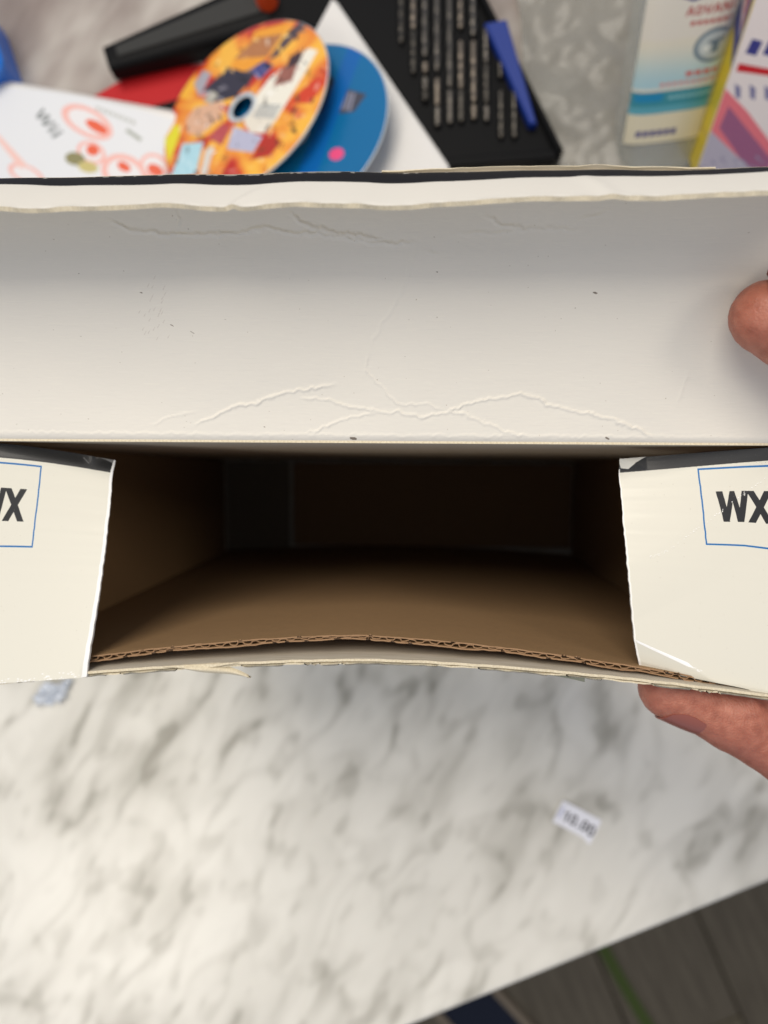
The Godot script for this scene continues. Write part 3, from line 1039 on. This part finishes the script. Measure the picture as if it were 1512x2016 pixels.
	pp.call([-0.62, 0.02, -0.55, 0.14, -0.42, 0.10, -0.45, -0.02], Color(0.70, 0.68, 0.62))
	pp.call([-0.88, 0.19, -0.85, 0.36, -0.70, 0.33, -0.68, 0.04], Color(0.66, 0.65, 0.68))
	pp.call([-0.25, -0.39, -0.16, -0.22, 0.0, -0.22, 0.0, -0.44], Color(0.72, 0.30, 0.30))
	pp.call([0.02, -0.22, 0.49, -0.28, 0.47, -0.46, 0.10, -0.47], Color(0.72, 0.72, 0.80))
	pp.call([-0.57, -0.50, -0.28, -0.44, -0.15, -0.80, -0.48, -0.92], Color(0.68, 0.84, 0.88))
	pp.call([-0.20, -0.50, -0.10, -0.46, 0.03, -0.84, -0.06, -0.88], Color(0.85, 0.82, 0.78))
	pp.call([0.48, -0.54, 0.53, -0.27, 0.76, -0.29, 0.71, -0.46], Color(0.70, 0.18, 0.08))
	for k in 5:
		var y := 0.055 - 0.032 * k
		pp.call([0.22, y, 0.52, y + 0.02, 0.52, y + 0.002, 0.22, y - 0.018], Color(0.60, 0.62, 0.62))
	for k in 220:      # fine line work of the print
		var q := Vector2(rng.randf_range(0.06, 0.94), rng.randf_range(0.06, 0.94))
		var under := im.get_pixel(int(q.x * 511), int(q.y * 511))
		var tone := under.lightened(rng.randf_range(0.1, 0.5)) if rng.randf() < 0.55 else under.darkened(rng.randf_range(0.2, 0.6))
		var d1 := Vector2.from_angle(rng.randf_range(-0.5, 1.6)) * rng.randf_range(0.015, 0.075)
		var w1 := d1.orthogonal() * rng.randf_range(0.06, 0.22)
		poly(im, [[q.x, q.y], [q.x + d1.x * 0.5 + w1.x, q.y + d1.y * 0.5 + w1.y], [q.x + d1.x, q.y + d1.y], [q.x + d1.x * 0.5 - w1.x, q.y + d1.y * 0.5 - w1.y]], tone)
	compact_disc("orange_disc", "orange and white printed disc lying over the blue disc", Vector3(-0.1075, 0.0445, -0.2755), 27.0, im)
	# white case with a red and grey printed cover, at the left
	var gm := picture(512, 512, Color(0.85, 0.855, 0.865))
	for r in [[0.57, 0.13, 0.14, 0.075], [0.62, 0.29, 0.075, 0.06], [0.80, 0.36, 0.12, 0.10], [0.93, 0.28, 0.07, 0.07], [0.33, 0.47, 0.10, 0.05]]:
		disc_poly(gm, r[0], r[1], r[2], r[3], Color(0.90, 0.68, 0.64), 0.35)
		disc_poly(gm, r[0], r[1], r[2] * 0.74, r[3] * 0.70, Color(0.87, 0.86, 0.86), 0.35)
	for r in [[0.62, 0.145, 0.06, 0.027], [0.625, 0.275, 0.032, 0.030], [0.79, 0.325, 0.035, 0.024], [0.94, 0.30, 0.04, 0.03]]:
		disc_poly(gm, r[0], r[1], r[2], r[3], Color(0.86, 0.32, 0.15), 0.35)
	disc_poly(gm, 0.55, 0.34, 0.05, 0.036, Color(0.50, 0.48, 0.30))
	disc_poly(gm, 0.62, 0.37, 0.05, 0.03, Color(0.74, 0.69, 0.42))
	poly(gm, [[0.10, 0.25], [0.13, 0.25], [0.34, 0.43], [0.29, 0.44]], Color(0.90, 0.74, 0.70))
	words(gm, "Wii", 0.385, 0.172, 0.06, Color(0.45, 0.47, 0.47), 0.78, 1.5)
	for k in 8:
		var x := 0.60 + 0.026 * k
		poly(gm, [[x, 0.036 + 0.004 * k], [x + 0.016, 0.038 + 0.004 * k], [x + 0.016, 0.060 + 0.004 * k], [x, 0.058 + 0.004 * k]], Color(0.68, 0.69, 0.66))
	poly(gm, [[0.77, 0.115], [0.85, 0.15], [0.84, 0.17], [0.76, 0.135]], Color(0.62, 0.64, 0.60))
	var gt := Transform3D(Basis(Vector3.UP, deg_to_rad(-12)) * Basis(Vector3.RIGHT, deg_to_rad(3)), Vector3(-0.2270, 0.0005, -0.2480))
	var gc := thing("white_game_case", "white plastic case at the left with a red and grey printed cover", "disc case", gt)
	part("shell", prism(rounded(0.144, 0.122, 0.008), 0.0, 0.0175, 0.004), gc, white, Transform3D(Basis(), Vector3(-0.005, 0, 0.003)))
	var cover := func(u: float, v: float) -> Vector3:
		return Vector3(lerpf(-0.071, 0.064, u), 0.0183 + 0.0008 * sin(u * PI), lerpf(-0.050 - 0.004 * sin(u * PI), 0.064, v))
	part("printed_cover", slab(cover, 20, 8, 0.0004, printed(gm, 0.5), white), gc)
	# red handle under the black tube
	var rt := Transform3D(Basis(Vector3.UP, deg_to_rad(3)), Vector3(-0.165, 0.0, -0.314))
	var rd := thing("red_folder", "flat red plastic sleeve with a black lower corner, under the black tube", "sleeve", rt)
	part("sleeve_body", prism(PackedVector2Array([Vector2(-0.072, 0.010), Vector2(-0.020, -0.016), Vector2(0.085, -0.016), Vector2(0.085, 0.022), Vector2(-0.050, 0.024)]), 0.0005, 0.0060, 0.001), rd, mat(Color(0.72, 0.01, 0.05), 0.7))
	part("dark_corner", prism(PackedVector2Array([Vector2(-0.018, 0.013), Vector2(0.006, 0.008), Vector2(0.006, 0.022), Vector2(-0.010, 0.022)]), 0.0063, 0.0075, 0.0004), rd, black)
	# black tapered tube
	var d := Vector3(0.955, 0.0, -0.295)
	var tt := Transform3D(Basis(d, Vector3.UP, d.cross(Vector3.UP)), Vector3(-0.2020, 0.0155, -0.3255))
	var tube := thing("black_tapered_tube", "black plastic tapered tube lying behind the orange disc", "tube", tt)
	var body := func(u: float, v: float) -> Vector3:
		var a := TAU * u
		var w := lerpf(0.0085, 0.0180, v)
		var h := lerpf(0.0075, 0.0115, v)
		var sq := pow(pow(absf(cos(a)), 5.0) + pow(absf(sin(a)), 5.0), -0.2)
		return Vector3(0.108 * v, h * sin(a) * sq, w * cos(a) * sq)
	part("tube_body", slab(body, 40, 8, 0.0016, black, black), tube)
	part("flat_top_rib", prism(PackedVector2Array([Vector2(0.008, -0.004), Vector2(0.104, -0.009), Vector2(0.104, 0.008), Vector2(0.008, 0.003)]), 0.0, 0.0012, 0.0004), tube, mat(Color(0.15, 0.15, 0.14), 0.7), Transform3D(Basis(Vector3.BACK, atan2(0.004, 0.108)), Vector3(0, 0.0074, 0)))
	var ob := thing("orange_stopper", "small orange stopper beside the far end of the black tube", "stopper", Transform3D(Basis(), Vector3(-0.097, 0.0322, -0.356)))
	var oc := CylinderMesh.new()
	oc.top_radius = 0.006
	oc.bottom_radius = 0.007
	oc.height = 0.012
	part("stopper_body", oc, ob, mat(Color(0.80, 0.27, 0.10), 0.4))
	# blue box corner at the left edge of the view
	var bb := thing("blue_tub", "bright blue plastic tub at the left beyond the white printed case", "tub", Transform3D(Basis(Vector3.UP, deg_to_rad(20)), Vector3(-0.302, 0.0, -0.330)))
	part("tub_body", prism(rounded(0.06, 0.06, 0.012), 0.0005, 0.028, 0.002), bb, mat(Color(0.02, 0.40, 0.80), 0.3))
	part("tub_lid", prism(rounded(0.064, 0.064, 0.013), 0.0285, 0.034, 0.002), bb, mat(Color(0.03, 0.45, 0.84), 0.3))
	drills(black)
	bag()
	bottle()
	carton()

func compact_disc(called: String, label: String, at: Vector3, tilt: float, im: Image) -> void:
	var p := Vector3(0.893, 0, 0.45)
	var axis := Vector3(0.45, 0, -0.893)
	var basis := Basis(axis, deg_to_rad(tilt)) * Basis(p, Vector3.UP, -axis)
	if (basis * Vector3.RIGHT).y < 0:
		basis = Basis(axis, -deg_to_rad(tilt)) * Basis(p, Vector3.UP, -axis)
	var o := thing(called, label, "disc", Transform3D(basis, at), "loose discs on the white case")
	var ring := func(u: float, v: float, r0: float, r1: float) -> Vector3:
		var r := lerpf(r0, r1, v)
		return Vector3(r * cos(TAU * u), 0.0006, r * sin(TAU * u))
	var m := printed(im, 0.3, 0.3)
	var clear := mat(Color(0.75, 0.78, 0.8), 0.15)
	# flat ring with picture coordinates
	var st := SurfaceTool.new()
	st.begin(Mesh.PRIMITIVE_TRIANGLES)
	for s in [[0.0006, 1], [-0.0006, -1]]:
		for k in 96:
			var q := []
			for e in [[k, 0.0105], [k + 1, 0.0105], [k + 1, 0.06], [k, 0.06]]:
				q.append(Vector3(e[1] * cos(TAU * e[0] / 96.0), s[0], e[1] * sin(TAU * e[0] / 96.0)))
			for v in ([0, 2, 1, 0, 3, 2] if s[1] > 0 else [0, 1, 2, 0, 2, 3]):
				st.set_normal(Vector3(0, s[1], 0))
				st.set_uv(Vector2(0.5 + q[v].x / 0.12, 0.5 + q[v].z / 0.12))
				st.add_vertex(q[v])
	part("printed_side", st.commit(), o, m)
	var rim := TorusMesh.new()
	rim.inner_radius = 0.0594
	rim.outer_radius = 0.0606
	rim.rings = 96
	rim.ring_segments = 8
	part("rim", rim, o, clear)
	var hole := TorusMesh.new()
	hole.inner_radius = 0.0074
	hole.outer_radius = 0.0108
	hole.rings = 40
	hole.ring_segments = 8
	part("centre_ring", hole, o, clear, Transform3D(Basis.from_scale(Vector3(1, 0.4, 1)), Vector3.ZERO))

func drills(black: Material) -> void:
	var o := thing("drill_bit_case", "open black plastic case holding rows of drill bits", "tool case", Transform3D(Basis(), Vector3(0.02, 0.0, -0.30)))
	var at := Transform3D(Basis(), Vector3(-0.02, 0, 0.30))
	var out := PackedVector2Array([Vector2(-0.06, -0.238), Vector2(0.0815, -0.246), Vector2(0.0865, -0.2515), Vector2(0.0090, -0.42), Vector2(-0.13, -0.42)])
	part("tray", prism(out, 0.0005, 0.026, 0.0015), o, black, at)
	for r in [[Vector2(-0.06, -0.238), Vector2(0.082, -0.246), 0.006], [Vector2(0.0865, -0.2515), Vector2(0.009, -0.42), 0.004]]:
		var a: Vector2 = r[0]
		var b: Vector2 = r[1]
		var n: Vector2 = (b - a).orthogonal().normalized() * float(r[2])
		if n.dot(Vector2(0, -0.32) - a) < 0:
			n = -n
		part("rim", prism(PackedVector2Array([a, b, b + n, a + n]), 0.0263, 0.031, 0.001), o, black, at)
	# bits
	var st := SurfaceTool.new()
	st.begin(Mesh.PRIMITIVE_TRIANGLES)
	var prof := func(a: float, v: float) -> Vector3:
		var twist := v * 14.0
		var r := 1.0 - 0.26 * pow(absf(cos(a - twist)), 6.0) if v > 0.3 else 1.0
		if v > 0.93:
			r *= (1.0 - v) / 0.07
		return Vector3(r * cos(a), r * sin(a), v)
	for j in 24:
		for i in 12:
			var q := []
			for e in [[i, j], [i + 1, j], [i + 1, j + 1], [i, j + 1]]:
				q.append(prof.call(TAU * e[0] / 12.0, e[1] / 24.0))
			for k in [0, 1, 2, 0, 2, 3]:
				st.add_vertex(q[k])
	st.generate_normals()
	var bit := st.commit()
	var steel := []
	for k in 3:
		steel.append(mat([Color(0.44, 0.42, 0.39), Color(0.34, 0.325, 0.30), Color(0.52, 0.48, 0.43)][k], 0.3, 0.95))
	var cols := [[789, 0, 75], [813, 0, 48, 50, 136], [836, 0, 104, 115, 134, 144, 168, 172, 190], [860, 0, 134, 148, 200, 204, 240], [885, 0, 168, 172, 236], [907, 0, 50, 75, 168, 172, 234], [932, 0, 66, 76, 198, 202, 228], [957, 50, 118, 122, 198, 204, 232], [985, 112, 148, 176, 268], [1011, 176, 268]]
	for c in cols:
		var rank := 0
		for k in range(1, c.size(), 2):
			var x: float = 0.0325 + (c[0] - 932) * 0.000311
			var z0: float = -0.3475 + c[k] * 0.000326
			var z1: float = -0.3475 + c[k + 1] * 0.000326
			if c[k] == 0:
				z0 -= 0.015
			var r := 0.0018 + 0.0004 * rng.randf()
			var where: String = "Rearmost" if rank == 0 else ["second", "third", "fourth"][rank - 1].capitalize() + " from the rear"
			rank += 1
			var b := thing("drill_bit", "%s drill bit of the %s column from left in the black case" % [where.to_lower(), ["first", "second", "third", "fourth", "fifth", "sixth", "seventh", "eighth", "ninth", "tenth"][cols.find(c)]], "drill bit", Transform3D(Basis(), Vector3(x, 0.0286, z0)), "drill bits in the black case")
			part("twist_shank", bit, b, steel[rng.randi() % 3], Transform3D(Basis.from_scale(Vector3(r, r, z1 - z0)), Vector3.ZERO))
	var bs := thing("blue_strip", "slim blue plastic strip along the right side of the drill case", "strip", Transform3D(Basis(), Vector3(0.0566, 0.0265, -0.301)))
	part("strip_body", prism(PackedVector2Array([Vector2(-0.0175, -0.031), Vector2(-0.004, -0.033), Vector2(0.0135, 0.034), Vector2(0.009, 0.034)]), 0.0, 0.007, 0.001), bs, mat(Color(0.01, 0.17, 0.50), 0.5))

func bag() -> void:
	var film := mat(Color(0.70, 0.69, 0.65, 0.28), 0.27)
	film.transparency = BaseMaterial3D.TRANSPARENCY_ALPHA
	var o := thing("clear_plastic_pouch", "crumpled clear plastic pouch between the drill case and the sanitizer bottle", "pouch", Transform3D(Basis(), Vector3(0.112, 0.0, -0.30)))
	var n := noise(12.0, 44, 2)
	var n2 := noise(40.0, 45, 2)
	for layer in 2:
		var f := func(u: float, v: float) -> Vector3:
			var x := lerpf(-0.036 - 0.018 * (1.0 - v), 0.075, u)
			var z := lerpf(-0.12, 0.075, v)
			var rim := sin(u * PI) * 0.9 + 0.1
			return Vector3(x + 0.004 * n.get_noise_2d(z, 3.0), 0.004 + layer * 0.010 * rim + 0.010 * absf(n.get_noise_2d(x + layer, z)) + 0.002 * n2.get_noise_2d(x, z + layer), z)
		part("film", slab(f, 60, 90, 0.0002, film, film), o)

func bottle() -> void:
	var w := Vector3(0.9945, 0, -0.1045)
	var a := Vector3(-0.052, 0.866, -0.497).normalized()
	var nn := w.cross(a).normalized()
	a = nn.cross(w)
	var bs := Basis(w, a, nn)
	var corner := Vector3(0.1245, 0.03, -0.2523)
	var foot := corner + w * 0.024 - a * 0.019 - nn * 0.0165
	var o := thing("sanitizer_bottle", "clear hand gel bottle leaning back with a white, teal and red label", "bottle", Transform3D(bs, foot))
	var gel := mat(Color(0.86, 0.87, 0.84, 0.28), 0.12)
	gel.transparency = BaseMaterial3D.TRANSPARENCY_ALPHA
	var body := func(u: float, v: float) -> Vector3:
		var t := TAU * u
		var sc := 1.0 if v < 0.8 else lerpf(1.0, 0.35, smoothstep(0.8, 1.0, v))
		if v < 0.05:
			sc = lerpf(0.86, 1.0, sqrt(v / 0.05))
		var sq := pow(pow(absf(cos(t)), 4.0) + pow(absf(sin(t)), 4.0), -0.25)
		return Vector3(0.0265 * cos(t) * sq * sc, 0.155 * v, 0.0165 * sin(t) * sq * (1.0 if v < 0.8 else lerpf(1.0, 0.7, smoothstep(0.8, 1.0, v))))
	part("body", slab(body, 48, 30, 0.0008, gel, gel), o)
	part("base", prism(rounded(0.045, 0.027, 0.010), 0.0002, 0.0018), o, gel)
	var cap := CylinderMesh.new()
	cap.top_radius = 0.011
	cap.bottom_radius = 0.012
	cap.height = 0.026
	part("cap", cap, o, mat(Color(0.9, 0.9, 0.88), 0.35), Transform3D(Basis(), Vector3(0, 0.169, 0)))
	var im := picture(600, 1000, Color(0.87, 0.85, 0.80))
	for j in 300:      # label tint runs from cream to pale blue
		var c := Color(0.87, 0.85, 0.78).lerp(Color(0.66, 0.80, 0.84), smoothstep(0.0, 1.0, j / 300.0))
		im.fill_rect(Rect2i(0, 320 + j, 600, 1), c)
	poly(im, [[0.24, 0.07], [0.9, 0.0], [1, 0], [1, 0.03], [0.4, 0.11]], Color(0.13, 0.16, 0.48))
	words(im, "ADVANCED", 0.68, 0.165, 0.052, Color(0.66, 0.12, 0.13), 0.0, 1.05)
	for k in 7:
		poly(im, [[0.42 + 0.06 * k, 0.225], [0.465 + 0.06 * k, 0.225], [0.465 + 0.06 * k, 0.25], [0.42 + 0.06 * k, 0.25]], Color(0.72, 0.35, 0.33))
	disc_poly(im, 0.70, 0.385, 0.20, 0.105, Color(0.42, 0.50, 0.55))
	disc_poly(im, 0.70, 0.385, 0.16, 0.082, Color(0.74, 0.78, 0.78))
	poly(im, [[0.62, 0.36], [0.80, 0.34], [0.80, 0.36], [0.74, 0.37], [0.74, 0.43], [0.68, 0.435], [0.68, 0.38]], Color(0.40, 0.48, 0.54))
	disc_poly(im, 0.62, 0.40, 0.03, 0.02, Color(0.9, 0.92, 0.9))
	for k in 6:
		poly(im, [[0.48 + 0.085 * k, 0.53], [0.545 + 0.085 * k, 0.53], [0.545 + 0.085 * k, 0.56], [0.48 + 0.085 * k, 0.56]], Color(0.78, 0.36, 0.34))
	for k in 12:
		poly(im, [[0.25 + 0.06 * k, 0.585], [0.29 + 0.06 * k, 0.585], [0.29 + 0.06 * k, 0.61], [0.25 + 0.06 * k, 0.61]], Color(0.84, 0.56, 0.52))
	poly(im, [[0, 0.64], [1, 0.64], [1, 0.79], [0, 0.79]], Color(0.20, 0.55, 0.62))
	poly(im, [[0, 0.74], [1, 0.74], [1, 0.79], [0, 0.79]], Color(0.34, 0.64, 0.72))
	poly(im, [[0.03, 0.655], [0.30, 0.655], [0.30, 0.705], [0.03, 0.705]], Color(0.0, 0.52, 0.72))
	for k in 10:
		poly(im, [[0.36 + 0.06 * k, 0.675], [0.405 + 0.06 * k, 0.675], [0.405 + 0.06 * k, 0.70], [0.36 + 0.06 * k, 0.70]], Color(0.50, 0.72, 0.76))
	poly(im, [[0, 0.79], [1, 0.79], [1, 1], [0, 1]], Color(0.87, 0.84, 0.74))
	for k in 6:
		poly(im, [[0.10 + 0.07 * k, 0.91], [0.155 + 0.07 * k, 0.905], [0.155 + 0.07 * k, 0.945], [0.10 + 0.07 * k, 0.95]], Color(0.25, 0.24, 0.50))
	poly(im, [[0.78, 0.87], [0.98, 0.86], [0.98, 0.95], [0.78, 0.96]], Color(0.03, 0.03, 0.03))
	var lm := printed(im, 0.4)
	lm.uv1_scale = Vector3(0.83, 1, 1)
	var label := func(u: float, v: float) -> Vector3:
		var x := lerpf(-0.024, 0.024, u)
		var sq := 0.0165 * pow(maxf(0.0, 1.0 - pow(absf(x) / 0.0265, 4.0)), 0.25)
		return Vector3(x - 0.002, lerpf(0.106, 0.020, v), sq + 0.0006)
	part("label_sheet", slab(label, 24, 4, 0.0003, lm, mat(Color(0.9, 0.9, 0.88), 0.5)), o)

func carton() -> void:
	var w := Vector3(0.995, 0, 0.097).normalized()
	var a := Vector3(0.0556, 0.819, -0.571)
	a = (a - w * a.dot(w)).normalized()
	var nn := w.cross(a).normalized()
	var edge := Vector3(0.1640, 0.03, -0.2330)
	var foot := edge - a * 0.001
	var o := thing("yellow_carton", "yellow sided carton with a pink, white and navy front at the right", "carton", Transform3D(Basis(w, a, nn), foot))
	var im := picture(512, 1024, Color(0.88, 0.85, 0.84))
	# front: x 0..8 cm, y 0..16 cm upwards
	var pp := func(im2: Image, ww: float, pts: Array, c: Color) -> void:
		var q := []
		for k in range(0, pts.size(), 2):
			q.append([pts[k] / ww, 1.0 - (pts[k + 1] - 3.0) / 13.0])
		poly(im2, q, c)
	pp.call(im, 8.0, [0, 8.1, 1.6, 7.0, 4.0, 5.0, 8, 4, 8, 0, 0, 0], Color(0.86, 0.44, 0.48))
	pp.call(im, 8.0, [0.5, 7.2, 2.0, 6.0, 4.0, 4.4, 4.0, 2.6, 1.5, 5.0, 0.4, 6.0], Color(0.58, 0.34, 0.48))
	pp.call(im, 8.0, [0, 5.8, 1.2, 5.0, 3.0, 3.8, 8, 2.5, 8, 0, 0, 0], Color(0.68, 0.66, 0.72))
	for k in 90:
		var x := rng.randf_range(0.2, 5.0)
		var y := rng.randf_range(0.4, 4.6)
		pp.call(im, 8.0, [x, y, x + 0.25, y - 0.12, x + 0.25, y - 0.2, x, y - 0.08], Color(0.55, 0.53, 0.63))
	pp.call(im, 8.0, [0, 3.7, 1.0, 3.0, 2.2, 0, 0, 0], Color(0.17, 0.18, 0.45))
	pp.call(im, 8.0, [0.25, 9.4, 3.0, 9.1, 3.0, 8.8, 0.25, 9.0], Color(0.75, 0.10, 0.14))
	for k in 3:
		pp.call(im, 8.0, [0.5 + k * 0.9, 10.6, 1.1 + k * 0.9, 10.5, 1.0 + k * 0.9, 9.8, 0.4 + k * 0.9, 9.9], Color(0.20, 0.22, 0.50))
		pp.call(im, 8.0, [0.4 + k * 0.8, 8.4, 0.8 + k * 0.8, 8.2, 1.0 + k * 0.8, 7.6, 0.7 + k * 0.8, 7.7], Color(0.45, 0.45, 0.60))
	pp.call(im, 8.0, [0, 16, 8, 16, 8, 13, 0, 13], Color(0.10, 0.25, 0.62))
	var front := func(u: float, v: float) -> Vector3:
		return Vector3(0.0003 + u * 0.0794, lerpf(0.13, 0.0, v), 0.0)
	var card := mat(Color(0.85, 0.83, 0.8), 0.5)
	part("front_panel", slab(front, 2, 2, 0.0006, printed(im, 0.3, 0.4), card), o)
	var sm := picture(512, 1024, Color(0.86, 0.76, 0.04))
	# side: x 0 at the rear .. 5 at the front edge
	pp.call(sm, 5.0, [5.0, 9.0, 2.0, 11.2, 0.4, 13.2, 0, 16, 3.6, 16, 4.6, 12.5], Color(0.16, 0.19, 0.52))
	pp.call(sm, 5.0, [4.6, 10.4, 2.6, 12.0, 2.4, 13.6, 3.9, 12.8], Color(0.86, 0.84, 0.84))
	for k in 3:
		pp.call(sm, 5.0, [4.4 - 0.5 * k, 10.7 + 0.5 * k, 4.1 - 0.5 * k, 11.0 + 0.5 * k, 3.6 - 0.4 * k, 13.0 + 0.1 * k, 3.9 - 0.4 * k, 12.9 + 0.1 * k], Color(0.74, 0.20, 0.26))
	poly(sm, [[0, 0.86], [1, 0.80], [1, 0.83], [0, 0.88]], Color(0.80, 0.70, 0.12))
	var side := func(u: float, v: float) -> Vector3:
		return Vector3(0.0, lerpf(0.13, 0.0, v), lerpf(-0.05, -0.0003, u))
	part("yellow_side", slab(side, 2, 2, 0.0006, printed(sm, 0.35, 0.4), card, false), o)
	part("inner_carton", prism(PackedVector2Array([Vector2(0.0008, -0.0495), Vector2(0.079, -0.0495), Vector2(0.079, -0.0008), Vector2(0.0008, -0.0008)]), 0.0005, 0.1295), o, card)

# ---------------------------------------------------------------- on the counter in front
func small_things() -> void:
	var im := picture(384, 220, Color(0.95, 0.95, 0.97))
	words(im, "10.00", 0.57, 0.54, 0.46, Color(0.20, 0.19, 0.19), 0.0, 0.95)
	poly(im, [[0.07, 0.25], [0.11, 0.25], [0.11, 0.72], [0.07, 0.72]], Color(0.62, 0.64, 0.78))
	var t := Transform3D(Basis(Vector3.UP, deg_to_rad(-27)), Vector3(0.0930, 0.0, 0.1545))
	var o := thing("price_sticker", "small white price sticker lying on the marble in front of the box", "sticker", t)
	var p := func(u: float, v: float) -> Vector3:
		return Vector3(lerpf(-0.0130, 0.0130, u), 0.0008 + 0.0009 * pow(absf(u - 0.55) * 2.0, 3.0), lerpf(-0.0072, 0.0072, v) + 0.0018 * smoothstep(0.75, 1.0, u) * v)
	part("paper", slab(p, 16, 6, 0.0002, printed(im, 0.45, 0.2), mat(Color(0.93, 0.93, 0.92), 0.6)), o)
	# scrap of clear film
	var film := mat(Color(0.93, 0.96, 1.0, 0.7), 0.08)
	film.transparency = BaseMaterial3D.TRANSPARENCY_ALPHA
	film.metallic_specular = 0.9
	var s := thing("film_scrap", "small crumpled scrap of shiny clear film on the marble by the box's left corner", "plastic scrap", Transform3D(Basis(), Vector3(-0.2349, 0.0, 0.0810)))
	var n := noise(120.0, 4, 2)
	var q := func(u: float, v: float) -> Vector3:
		var a := TAU * u
		var r := (0.007 + 0.005 * absf(n.get_noise_2d(cos(a) * 0.02, sin(a) * 0.02)) * 2.0) * v
		var x := r * cos(a) * 1.25
		var z := r * sin(a) * 0.75 - 0.3 * x
		return Vector3(x, 0.001 + 0.008 * absf(n.get_noise_2d(x, z)) + 0.003 * n.get_noise_2d(x * 3.0, z * 3.0), z)
	part("film", slab(q, 24, 18, 0.0001, film, film), s)
